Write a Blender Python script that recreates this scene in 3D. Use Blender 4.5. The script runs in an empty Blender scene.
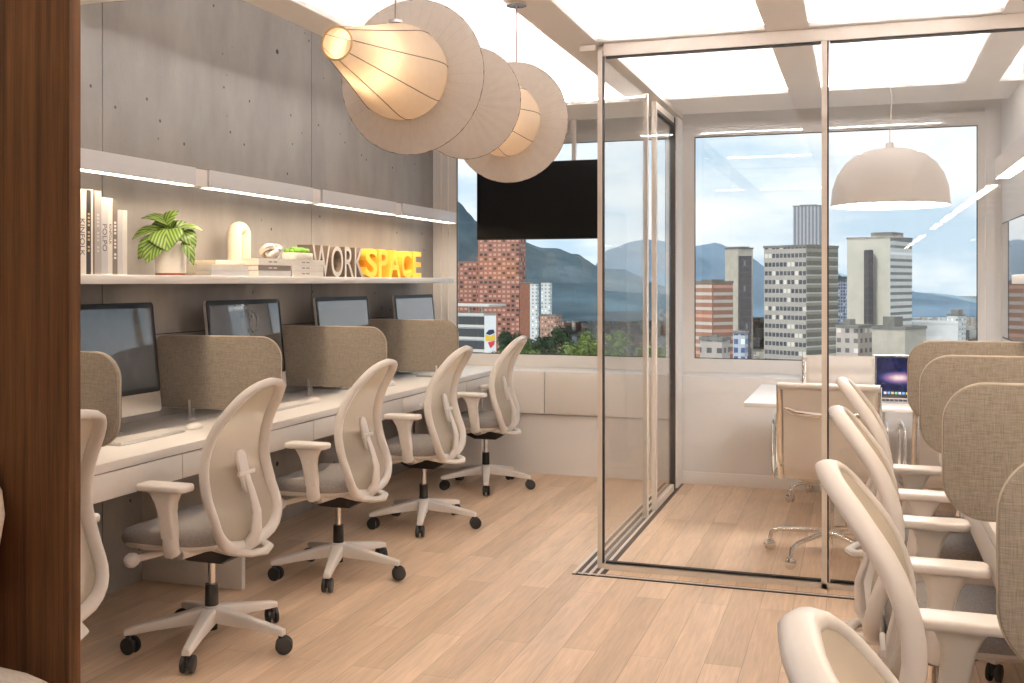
import bpy, bmesh, math, random
from mathutils import Vector, Matrix, noise
random.seed(7)
PI = math.pi
SC = bpy.context.scene
COL = SC.collection
# ------------------------------------------------------------ camera
F, HY, H = 1048.0, 282.0, 1.40
TH = math.atan(347 / 1048)
S_, C_ = math.sin(TH), math.cos(TH)
cd = bpy.data.cameras.new('camera')
cam = bpy.data.objects.new('camera', cd); COL.objects.link(cam)
cam.location = (0, 0, H); cam.rotation_euler = (PI / 2, 0, TH)
cd.sensor_width = 36; cd.lens = F / 1024 * 36
cd.shift_y = -(341.5 - HY) / 1024
cd.clip_start = 0.05; cd.clip_end = 20000
SC.camera = cam
# ------------------------------------------------------------ colour management / exposure
SC.view_settings.view_transform = 'Standard'
SC.view_settings.look = 'None'
SC.view_settings.gamma = 1
SC.view_settings.use_curve_mapping = False
SC.view_settings.exposure = 0.55
SC.cycles.max_bounces = 10
SC.cycles.diffuse_bounces = 6
SC.cycles.transparent_max_bounces = 24
SC.cycles.sample_clamp_indirect = 6
SC.cycles.use_denoising = True
COVE = 100.0     # LED coves
BAR = 31.0       # warm linear bars
# ------------------------------------------------------------ world: cloudy sky
w = bpy.data.worlds.new('sky'); SC.world = w; w.use_nodes = True
nt = w.node_tree; nt.nodes.clear()
def N(nt, t, **kw):
    n = nt.nodes.new(t)
    for k, v in kw.items():
        if k.startswith('i_'):
            n.inputs[k[2:].replace('_', ' ')].default_value = v
        else:
            setattr(n, k, v)
    return n
tc = N(nt, 'ShaderNodeTexCoord')
mp = N(nt, 'ShaderNodeMapping'); mp.inputs['Scale'].default_value = (1.3, 1.3, 5.0)
ns = N(nt, 'ShaderNodeTexNoise'); ns.inputs['Scale'].default_value = 3.2; ns.inputs['Detail'].default_value = 7
cr = N(nt, 'ShaderNodeValToRGB')
e = cr.color_ramp.elements
e[0].position = 0.40; e[0].color = (0.46, 0.60, 0.72, 1)
e[1].position = 0.60; e[1].color = (0.80, 0.82, 0.84, 1)
m1 = e.new(0.50); m1.color = (0.68, 0.75, 0.80, 1)
bg = N(nt, 'ShaderNodeBackground'); bg.inputs['Strength'].default_value = 1.02
ow = N(nt, 'ShaderNodeOutputWorld')
L = nt.links.new
L(tc.outputs['Generated'], mp.inputs['Vector']); L(mp.outputs[0], ns.inputs['Vector'])
L(ns.outputs[0], cr.inputs[0]); L(cr.outputs[0], bg.inputs[0]); L(bg.outputs[0], ow.inputs[0])
# soft daylight from outside (overcast sun, lights the city from behind the building)
sd = bpy.data.lights.new('sun', 'SUN'); sd.energy = 1.6; sd.angle = math.radians(12); sd.color = (1, 0.95, 0.88)
so = bpy.data.objects.new('sun', sd); COL.objects.link(so); so.rotation_euler = (math.radians(48), 0, math.radians(-28))

# ------------------------------------------------------------ materials
def new_mat(name):
    m = bpy.data.materials.new(name); m.use_nodes = True
    m.node_tree.nodes.clear()
    out = N(m.node_tree, 'ShaderNodeOutputMaterial')
    return m, m.node_tree, out
def pbr(name, col, rough=0.5, metal=0.0, var=0.0, scale=20.0, bump=0.0, bscale=200.0, coat=0.0, sheen=0.0, stretch=(1, 1, 1), emit=None, spec=0.5):
    m, t, out = new_mat(name)
    b = N(t, 'ShaderNodeBsdfPrincipled')
    b.inputs['Base Color'].default_value = (*col, 1); b.inputs['Roughness'].default_value = rough
    b.inputs['Metallic'].default_value = metal; b.inputs['Coat Weight'].default_value = coat
    b.inputs['Sheen Weight'].default_value = sheen
    b.inputs['Specular IOR Level'].default_value = spec
    c = N(t, 'ShaderNodeTexCoord'); mpp = N(t, 'ShaderNodeMapping'); mpp.inputs['Scale'].default_value = stretch
    t.links.new(c.outputs['Object'], mpp.inputs[0])
    n = N(t, 'ShaderNodeTexNoise'); n.inputs['Scale'].default_value = scale; n.inputs['Detail'].default_value = 4
    t.links.new(mpp.outputs[0], n.inputs['Vector'])
    if var > 0:
        r = N(t, 'ShaderNodeValToRGB')
        r.color_ramp.elements[0].position = 0.3; r.color_ramp.elements[1].position = 0.7
        r.color_ramp.elements[0].color = (*[max(0, x * (1 - var)) for x in col], 1)
        r.color_ramp.elements[1].color = (*[min(1, x * (1 + var)) for x in col], 1)
        t.links.new(n.outputs[0], r.inputs[0]); t.links.new(r.outputs[0], b.inputs['Base Color'])
    if bump > 0:
        n2 = N(t, 'ShaderNodeTexNoise'); n2.inputs['Scale'].default_value = bscale; n2.inputs['Detail'].default_value = 2
        t.links.new(mpp.outputs[0], n2.inputs['Vector'])
        bp = N(t, 'ShaderNodeBump'); bp.inputs['Strength'].default_value = bump; bp.inputs['Distance'].default_value = 0.002
        t.links.new(n2.outputs[0], bp.inputs['Height']); t.links.new(bp.outputs[0], b.inputs['Normal'])
    if emit:
        b.inputs['Emission Color'].default_value = (*emit[0], 1); b.inputs['Emission Strength'].default_value = emit[1]
    t.links.new(b.outputs[0], out.inputs[0])
    return m
def emitter(name, col, s):
    m, t, out = new_mat(name)
    em = N(t, 'ShaderNodeEmission'); em.inputs[0].default_value = (*col, 1); em.inputs[1].default_value = s
    t.links.new(em.outputs[0], out.inputs[0]); return m
def glass_mat(name, ior=1.5, tint=(0.97, 0.98, 0.98), k=1.0, base=0.0):
    m, t, out = new_mat(name)
    fr = N(t, 'ShaderNodeFresnel'); ge = N(t, 'ShaderNodeNewGeometry')
    ir = N(t, 'ShaderNodeMapRange'); ir.inputs[3].default_value = ior; ir.inputs[4].default_value = 1 / ior
    t.links.new(ge.outputs['Backfacing'], ir.inputs[0]); t.links.new(ir.outputs[0], fr.inputs[0])
    mu = N(t, 'ShaderNodeMath', operation='MULTIPLY_ADD', use_clamp=True); mu.inputs[1].default_value = k; mu.inputs[2].default_value = base
    tr = N(t, 'ShaderNodeBsdfTransparent'); tr.inputs[0].default_value = (*tint, 1)
    gl = N(t, 'ShaderNodeBsdfGlossy'); gl.inputs['Roughness'].default_value = 0.0
    mx = N(t, 'ShaderNodeMixShader')
    t.links.new(fr.outputs[0], mu.inputs[0]); t.links.new(mu.outputs[0], mx.inputs[0])
    t.links.new(tr.outputs[0], mx.inputs[1]); t.links.new(gl.outputs[0], mx.inputs[2]); t.links.new(mx.outputs[0], out.inputs[0])
    return m
def mesh_fabric(name, col, alpha):
    m, t, out = new_mat(name)
    d = N(t, 'ShaderNodeBsdfDiffuse'); d.inputs[0].default_value = (*col, 1)
    tl = N(t, 'ShaderNodeBsdfTranslucent'); tl.inputs[0].default_value = (*col, 1)
    mm = N(t, 'ShaderNodeMixShader'); mm.inputs[0].default_value = 0.3
    tr = N(t, 'ShaderNodeBsdfTransparent')
    mx = N(t, 'ShaderNodeMixShader'); mx.inputs[0].default_value = alpha
    t.links.new(d.outputs[0], mm.inputs[1]); t.links.new(tl.outputs[0], mm.inputs[2])
    t.links.new(tr.outputs[0], mx.inputs[1]); t.links.new(mm.outputs[0], mx.inputs[2]); t.links.new(mx.outputs[0], out.inputs[0])
    return m
def concrete_mat():
    m, t, out = new_mat('cast_concrete')
    K = t.links.new
    b = N(t, 'ShaderNodeBsdfPrincipled'); b.inputs['Roughness'].default_value = 0.75
    c = N(t, 'ShaderNodeTexCoord')
    mpp = N(t, 'ShaderNodeMapping'); mpp.inputs['Scale'].default_value = (1, 1.2, 0.55); K(c.outputs['Object'], mpp.inputs[0])
    n1 = N(t, 'ShaderNodeTexNoise'); n1.inputs['Scale'].default_value = 2.2; n1.inputs['Detail'].default_value = 8; n1.inputs['Roughness'].default_value = 0.6
    K(mpp.outputs[0], n1.inputs['Vector'])
    r1 = N(t, 'ShaderNodeValToRGB'); r1.color_ramp.elements[0].position = 0.3; r1.color_ramp.elements[1].position = 0.72
    r1.color_ramp.elements[0].color = (0.255, 0.235, 0.222, 1); r1.color_ramp.elements[1].color = (0.375, 0.35, 0.33, 1)
    K(n1.outputs[0], r1.inputs[0])
    mp2 = N(t, 'ShaderNodeMapping'); mp2.inputs['Scale'].default_value = (1, 5, 0.7); K(c.outputs['Object'], mp2.inputs[0])
    n3 = N(t, 'ShaderNodeTexNoise'); n3.inputs['Scale'].default_value = 3; n3.inputs['Detail'].default_value = 3; K(mp2.outputs[0], n3.inputs['Vector'])
    mrs = N(t, 'ShaderNodeMapRange'); mrs.inputs[3].default_value = 0.95; mrs.inputs[4].default_value = 1.05; K(n3.outputs[0], mrs.inputs[0])
    v = N(t, 'ShaderNodeTexVoronoi'); v.inputs['Scale'].default_value = 8.5; K(c.outputs['Object'], v.inputs['Vector'])
    lt = N(t, 'ShaderNodeMath', operation='LESS_THAN'); 
    # hole radius varies from cell to cell
    sep = N(t, 'ShaderNodeSeparateColor'); K(v.outputs['Color'], sep.inputs[0])
    mr = N(t, 'ShaderNodeMapRange'); mr.inputs[1].default_value = 0.3; mr.inputs[3].default_value = 0.0; mr.inputs[4].default_value = 0.085; K(sep.outputs[0], mr.inputs[0])
    K(v.outputs['Distance'], lt.inputs[0]); K(mr.outputs[0], lt.inputs[1])
    mm = N(t, 'ShaderNodeMix', data_type='RGBA', blend_type='MULTIPLY'); mm.inputs[0].default_value = 1
    K(r1.outputs[0], mm.inputs[6]); K(mrs.outputs[0], mm.inputs[7])
    mx = N(t, 'ShaderNodeMix', data_type='RGBA'); mx.inputs[7].default_value = (0.10, 0.09, 0.085, 1)
    K(lt.outputs[0], mx.inputs[0]); K(mm.outputs[2], mx.inputs[6]); K(mx.outputs[2], b.inputs['Base Color'])
    n2 = N(t, 'ShaderNodeTexNoise'); n2.inputs['Scale'].default_value = 60; K(c.outputs['Object'], n2.inputs['Vector'])
    bp = N(t, 'ShaderNodeBump'); bp.inputs['Strength'].default_value = 0.25; bp.inputs['Distance'].default_value = 0.003
    K(n2.outputs[0], bp.inputs['Height']); K(bp.outputs[0], b.inputs['Normal']); K(b.outputs[0], out.inputs[0])
    return m
def floor_mat():
    m, t, out = new_mat('oak_planks')
    K = t.links.new
    b = N(t, 'ShaderNodeBsdfPrincipled'); b.inputs['Roughness'].default_value = 0.38
    c = N(t, 'ShaderNodeTexCoord')
    mpp = N(t, 'ShaderNodeMapping'); mpp.inputs['Rotation'].default_value = (0, 0, PI / 2); K(c.outputs['Object'], mpp.inputs[0])
    br = N(t, 'ShaderNodeTexBrick'); br.offset = 0.37; br.offset_frequency = 2
    br.inputs['Color1'].default_value = (0.72, 0.525, 0.375, 1); br.inputs['Color2'].default_value = (0.53, 0.365, 0.24, 1)
    br.inputs['Mortar'].default_value = (0.36, 0.25, 0.16, 1)
    br.inputs['Scale'].default_value = 1; br.inputs['Mortar Size'].default_value = 0.0012; br.inputs['Mortar Smooth'].default_value = 0.3
    br.inputs['Brick Width'].default_value = 1.15; br.inputs['Row Height'].default_value = 0.135; br.inputs['Bias'].default_value = -0.25
    K(mpp.outputs[0], br.inputs['Vector'])
    # grain along the plank
    mg = N(t, 'ShaderNodeMapping'); mg.inputs['Scale'].default_value = (22, 1.4, 1); K(c.outputs['Object'], mg.inputs[0])
    g = N(t, 'ShaderNodeTexNoise'); g.inputs['Scale'].default_value = 3.5; g.inputs['Detail'].default_value = 7; g.inputs['Distortion'].default_value = 0.8
    K(mg.outputs[0], g.inputs['Vector'])
    mr = N(t, 'ShaderNodeMapRange'); mr.inputs[1].default_value = 0.3; mr.inputs[2].default_value = 0.7; mr.inputs[3].default_value = 0.86; mr.inputs[4].default_value = 1.08
    K(g.outputs[0], mr.inputs[0])
    mg2 = N(t, 'ShaderNodeMapping'); mg2.inputs['Scale'].default_value = (7, 0.9, 1); K(c.outputs['Object'], mg2.inputs[0])
    g2 = N(t, 'ShaderNodeTexNoise'); g2.inputs['Scale'].default_value = 1.2; g2.inputs['Detail'].default_value = 3; K(mg2.outputs[0], g2.inputs['Vector'])
    mr2 = N(t, 'ShaderNodeMapRange'); mr2.inputs[1].default_value = 0.3; mr2.inputs[2].default_value = 0.7; mr2.inputs[3].default_value = 0.88; mr2.inputs[4].default_value = 1.1
    K(g2.outputs[0], mr2.inputs[0])
    mu = N(t, 'ShaderNodeMath', operation='MULTIPLY'); K(mr.outputs[0], mu.inputs[0]); K(mr2.outputs[0], mu.inputs[1])
    mm = N(t, 'ShaderNodeMix', data_type='RGBA', blend_type='MULTIPLY'); mm.inputs[0].default_value = 1
    K(br.outputs[0], mm.inputs[6]); K(mu.outputs[0], mm.inputs[7]); K(mm.outputs[2], b.inputs['Base Color'])
    bp = N(t, 'ShaderNodeBump'); bp.inputs['Strength'].default_value = 0.3; bp.inputs['Distance'].default_value = 0.001
    K(br.outputs['Fac'], bp.inputs['Height']); bp.invert = True; K(bp.outputs[0], b.inputs['Normal'])
    K(b.outputs[0], out.inputs[0]); return m
def walnut_mat():
    m, t, out = new_mat('walnut_veneer')
    K = t.links.new
    b = N(t, 'ShaderNodeBsdfPrincipled'); b.inputs['Roughness'].default_value = 0.6; b.inputs['Specular IOR Level'].default_value = 0.15
    c = N(t, 'ShaderNodeTexCoord')
    mg = N(t, 'ShaderNodeMapping'); mg.inputs['Scale'].default_value = (30, 30, 0.7); K(c.outputs['Object'], mg.inputs[0])
    g = N(t, 'ShaderNodeTexNoise'); g.inputs['Scale'].default_value = 1.5; g.inputs['Detail'].default_value = 6; K(mg.outputs[0], g.inputs['Vector'])
    mg2 = N(t, 'ShaderNodeMapping'); mg2.inputs['Scale'].default_value = (260, 260, 5); K(c.outputs['Object'], mg2.inputs[0])
    g2 = N(t, 'ShaderNodeTexNoise'); g2.inputs['Scale'].default_value = 1.5; g2.inputs['Detail'].default_value = 2; K(mg2.outputs[0], g2.inputs['Vector'])
    ad = N(t, 'ShaderNodeMath', operation='MULTIPLY_ADD'); ad.inputs[1].default_value = 0.45; K(g2.outputs[0], ad.inputs[0]); K(g.outputs[0], ad.inputs[2])
    r = N(t, 'ShaderNodeValToRGB'); r.color_ramp.elements[0].position = 0.5; r.color_ramp.elements[1].position = 0.95
    r.color_ramp.elements[0].color = (0.030, 0.0115, 0.0042, 1); r.color_ramp.elements[1].color = (0.100, 0.041, 0.0135, 1)
    K(ad.outputs[0], r.inputs[0]); K(r.outputs[0], b.inputs['Base Color']); K(b.outputs[0], out.inputs[0]); return m
def linen_mat(name, c0, c1):
    m, t, out = new_mat(name)
    K = t.links.new
    b = N(t, 'ShaderNodeBsdfPrincipled'); b.inputs['Roughness'].default_value = 0.95; b.inputs['Specular IOR Level'].default_value = 0.1
    c = N(t, 'ShaderNodeTexCoord')
    outs = []
    for s in ((40, 40, 700), (600, 600, 30)):
        mg = N(t, 'ShaderNodeMapping'); mg.inputs['Scale'].default_value = s; K(c.outputs['Object'], mg.inputs[0])
        g = N(t, 'ShaderNodeTexNoise'); g.inputs['Scale'].default_value = 1; g.inputs['Detail'].default_value = 3; K(mg.outputs[0], g.inputs['Vector']); outs.append(g)
    mu = N(t, 'ShaderNodeMath', operation='ADD'); K(outs[0].outputs[0], mu.inputs[0]); K(outs[1].outputs[0], mu.inputs[1])
    r = N(t, 'ShaderNodeValToRGB'); r.color_ramp.elements[0].position = 0.35; r.color_ramp.elements[1].position = 0.65
    hv = N(t, 'ShaderNodeMath', operation='MULTIPLY'); hv.inputs[1].default_value = 0.5; K(mu.outputs[0], hv.inputs[0])
    r.color_ramp.elements[0].color = (*c0, 1); r.color_ramp.elements[1].color = (*c1, 1)
    K(hv.outputs[0], r.inputs[0]); K(r.outputs[0], b.inputs['Base Color'])
    bp = N(t, 'ShaderNodeBump'); bp.inputs['Strength'].default_value = 0.4; bp.inputs['Distance'].default_value = 0.001
    K(hv.outputs[0], bp.inputs['Height']); K(bp.outputs[0], b.inputs['Normal'])
    K(b.outputs[0], out.inputs[0]); return m
def leaf_mat():
    m, t, out = new_mat('striped_leaf')
    K = t.links.new
    b = N(t, 'ShaderNodeBsdfPrincipled'); b.inputs['Roughness'].default_value = 0.4
    c = N(t, 'ShaderNodeTexCoord'); sp = N(t, 'ShaderNodeSeparateXYZ'); K(c.outputs['Object'], sp.inputs[0])
    ab = N(t, 'ShaderNodeMath', operation='ABSOLUTE'); K(sp.outputs[0], ab.inputs[0])
    ma = N(t, 'ShaderNodeMath', operation='MULTIPLY_ADD'); ma.inputs[1].default_value = -3.0; K(ab.outputs[0], ma.inputs[0]); K(sp.outputs[1], ma.inputs[2])
    mu = N(t, 'ShaderNodeMath', operation='MULTIPLY'); mu.inputs[1].default_value = 135; K(ma.outputs[0], mu.inputs[0])
    si = N(t, 'ShaderNodeMath', operation='SINE'); K(mu.outputs[0], si.inputs[0])
    r = N(t, 'ShaderNodeValToRGB'); r.color_ramp.elements[0].position = 0.0; r.color_ramp.elements[1].position = 1
    mr = N(t, 'ShaderNodeMapRange'); mr.inputs[1].default_value = -1; K(si.outputs[0], mr.inputs[0])
    r.color_ramp.elements[0].color = (0.03, 0.085, 0.008, 1); r.color_ramp.elements[1].color = (0.22, 0.31, 0.07, 1)
    K(mr.outputs[0], r.inputs[0]); K(r.outputs[0], b.inputs['Base Color']); K(b.outputs[0], out.inputs[0]); return m
def facade(name, wall, glass, fh, bw, fz, fx, blinds=0.3, wallvar=0.12):
    """windows on a grid in the building's own coordinates: storey height fh, bay bw, window share fz by fx"""
    m, t, out = new_mat(name)
    K = t.links.new
    b = N(t, 'ShaderNodeBsdfPrincipled'); b.inputs['Roughness'].default_value = 0.7
    c = N(t, 'ShaderNodeTexCoord'); sp = N(t, 'ShaderNodeSeparateXYZ'); K(c.outputs['Object'], sp.inputs[0])
    a = N(t, 'ShaderNodeMath', operation='ADD'); K(sp.outputs[0], a.inputs[0]); K(sp.outputs[1], a.inputs[1])
    def cell(src, size, frac):
        d = N(t, 'ShaderNodeMath', operation='DIVIDE'); d.inputs[1].default_value = size; K(src, d.inputs[0])
        f = N(t, 'ShaderNodeMath', operation='FRACT'); K(d.outputs[0], f.inputs[0])
        l = N(t, 'ShaderNodeMath', operation='LESS_THAN'); l.inputs[1].default_value = frac; K(f.outputs[0], l.inputs[0])
        fl = N(t, 'ShaderNodeMath', operation='FLOOR'); K(d.outputs[0], fl.inputs[0])
        return l.outputs[0], fl.outputs[0]
    lz, iz = cell(sp.outputs[2], fh, fz); lx, ix = cell(a.outputs[0], bw, fx)
    mk = N(t, 'ShaderNodeMath', operation='MULTIPLY'); K(lz, mk.inputs[0]); K(lx, mk.inputs[1])
    cb = N(t, 'ShaderNodeCombineXYZ'); K(ix, cb.inputs[0]); K(iz, cb.inputs[1])
    wn = N(t, 'ShaderNodeTexWhiteNoise', noise_dimensions='2D'); K(cb.outputs[0], wn.inputs['Vector'])
    gt = N(t, 'ShaderNodeMath', operation='LESS_THAN'); gt.inputs[1].default_value = blinds; K(wn.outputs[0], gt.inputs[0])
    gm = N(t, 'ShaderNodeMix', data_type='RGBA'); gm.inputs[6].default_value = (*glass, 1); gm.inputs[7].default_value = (*[min(1, x * 1.5 + 0.1) for x in wall], 1)
    K(gt.outputs[0], gm.inputs[0])
    nn = N(t, 'ShaderNodeTexNoise'); nn.inputs['Scale'].default_value = 0.25; nn.inputs['Detail'].default_value = 5; K(c.outputs['Object'], nn.inputs['Vector'])
    mr = N(t, 'ShaderNodeMapRange'); mr.inputs[3].default_value = 1 - wallvar; mr.inputs[4].default_value = 1 + wallvar; K(nn.outputs[0], mr.inputs[0])
    wm = N(t, 'ShaderNodeMix', data_type='RGBA', blend_type='MULTIPLY'); wm.inputs[0].default_value = 1; wm.inputs[6].default_value = (*wall, 1); K(mr.outputs[0], wm.inputs[7])
    fm = N(t, 'ShaderNodeMix', data_type='RGBA'); K(mk.outputs[0], fm.inputs[0]); K(wm.outputs[2], fm.inputs[6]); K(gm.outputs[2], fm.inputs[7])
    K(fm.outputs[2], b.inputs['Base Color']); K(b.outputs[0], out.inputs[0]); return m

M = {}
M['wall'] = pbr('wall_paint', (0.83, 0.805, 0.79), 0.7, var=0.015, scale=3, bump=0.05, bscale=300)
M['ceil'] = pbr('ceiling_paint', (0.83, 0.81, 0.795), 0.8, var=0.01, scale=3)
M['beam'] = pbr('beam_paint', (0.80, 0.765, 0.735), 0.7, var=0.01, scale=3)
M['concrete'] = concrete_mat()
M['groove'] = pbr('groove_dark', (0.05, 0.045, 0.04), 0.9, var=0.1)
M['floor'] = floor_mat()
M['walnut'] = walnut_mat()
M['lam'] = pbr('white_laminate', (0.79, 0.755, 0.73), 0.45, var=0.02, scale=2, bump=0.03)
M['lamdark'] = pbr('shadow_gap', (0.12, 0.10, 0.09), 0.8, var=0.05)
M['plastic'] = pbr('cream_plastic', (0.76, 0.715, 0.685), 0.38, var=0.02, scale=5)
M['plastic2'] = pbr('cream_plastic_satin', (0.74, 0.69, 0.65), 0.45, var=0.02, scale=5)
M['black'] = pbr('black_plastic', (0.018, 0.017, 0.017), 0.45, var=0.1)
M['chrome'] = pbr('chrome', (0.82, 0.80, 0.78), 0.08, metal=1.0, var=0.02)
M['alu'] = pbr('brushed_aluminium', (0.72, 0.70, 0.68), 0.32, metal=0.85, var=0.03, stretch=(1, 30, 1))
M['barface'] = pbr('painted_bar', (0.70, 0.69, 0.70), 0.5, var=0.01)
M['seatf'] = pbr('grey_seat_fabric', (0.31, 0.285, 0.27), 0.95, var=0.14, scale=140, bump=0.6, bscale=500, spec=0.1)
M['meshf'] = mesh_fabric('back_mesh', (0.62, 0.555, 0.465), 0.74)
M['linen'] = linen_mat('linen_screen', (0.20, 0.168, 0.135), (0.36, 0.31, 0.255))
M['linenedge'] = pbr('screen_piping', (0.50, 0.42, 0.33), 0.8, var=0.05, scale=100)
M['glass'] = glass_mat('partition_glass', 1.22, (0.995, 0.995, 0.99), 0.8, 0.03)
M['wglass'] = glass_mat('window_glass', 1.5, (0.98, 0.99, 0.99), 0.75, 0.01)
M['frame'] = pbr('partition_frame', (0.74, 0.67, 0.60), 0.35, var=0.02)
M['gasket'] = pbr('black_gasket', (0.02, 0.015, 0.013), 0.6, var=0.1)
M['track'] = pbr('brown_track', (0.05, 0.03, 0.022), 0.5, var=0.1)
M['screen'] = pbr('dark_screen', (0.05, 0.058, 0.068), 0.03, var=0.05, coat=1.0)
M['bezel'] = pbr('black_bezel', (0.008, 0.008, 0.009), 0.35, var=0.05, spec=0.15)
M['tv'] = pbr('tv_screen', (0.004, 0.004, 0.004), 0.3, var=0.05, spec=0.12)
M['cove'] = emitter('cove_led', (1.0, 0.985, 0.975), COVE)
M['wall_fill'] = emitter('wall_fill_glow', (1.0, 0.985, 0.975), 26.0)  # glow of the added strips that lift the upper concrete wall
M['barled'] = emitter('warm_led', (1.0, 0.80, 0.58), BAR)
M['bulb'] = emitter('lamp_bulb', (1.0, 0.70, 0.40), 20)
M['domeled'] = emitter('dome_led', (1.0, 0.95, 0.90), 26.0)
M['paper'] = None
def shade_mat(name, col, tr):
    m, t, out = new_mat(name)
    K = t.links.new
    d = N(t, 'ShaderNodeBsdfDiffuse'); d.inputs[0].default_value = (*col, 1)
    c = N(t, 'ShaderNodeTexCoord'); n = N(t, 'ShaderNodeTexNoise'); n.inputs['Scale'].default_value = 60; K(c.outputs['Object'], n.inputs['Vector'])
    r = N(t, 'ShaderNodeMapRange'); r.inputs[3].default_value = 0.95; r.inputs[4].default_value = 1.04; K(n.outputs[0], r.inputs[0])
    mm = N(t, 'ShaderNodeMix', data_type='RGBA', blend_type='MULTIPLY'); mm.inputs[0].default_value = 1; mm.inputs[6].default_value = (*col, 1); K(r.outputs[0], mm.inputs[7])
    K(mm.outputs[2], d.inputs[0])
    tl = N(t, 'ShaderNodeBsdfTranslucent'); K(mm.outputs[2], tl.inputs[0])
    mx = N(t, 'ShaderNodeMixShader'); mx.inputs[0].default_value = tr
    K(d.outputs[0], mx.inputs[1]); K(tl.outputs[0], mx.inputs[2]); K(mx.outputs[0], out.inputs[0]); return m
M['shade'] = shade_mat('lamp_fabric', (0.84, 0.75, 0.64), 0.36)
M['disc'] = shade_mat('disc_fabric', (0.86, 0.81, 0.76), 0.35)
M['rib'] = pbr('lamp_rib', (0.22, 0.17, 0.15), 0.6, var=0.05)
M['brass'] = pbr('brass_rim', (0.62, 0.42, 0.20), 0.3, metal=0.8, var=0.05)
M['sofa'] = linen_mat('sofa_fabric', (0.52, 0.45, 0.38), (0.70, 0.62, 0.54))
M['leather'] = pbr('white_leather', (0.72, 0.65, 0.59), 0.45, var=0.03, scale=8, bump=0.1, bscale=300)

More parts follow.
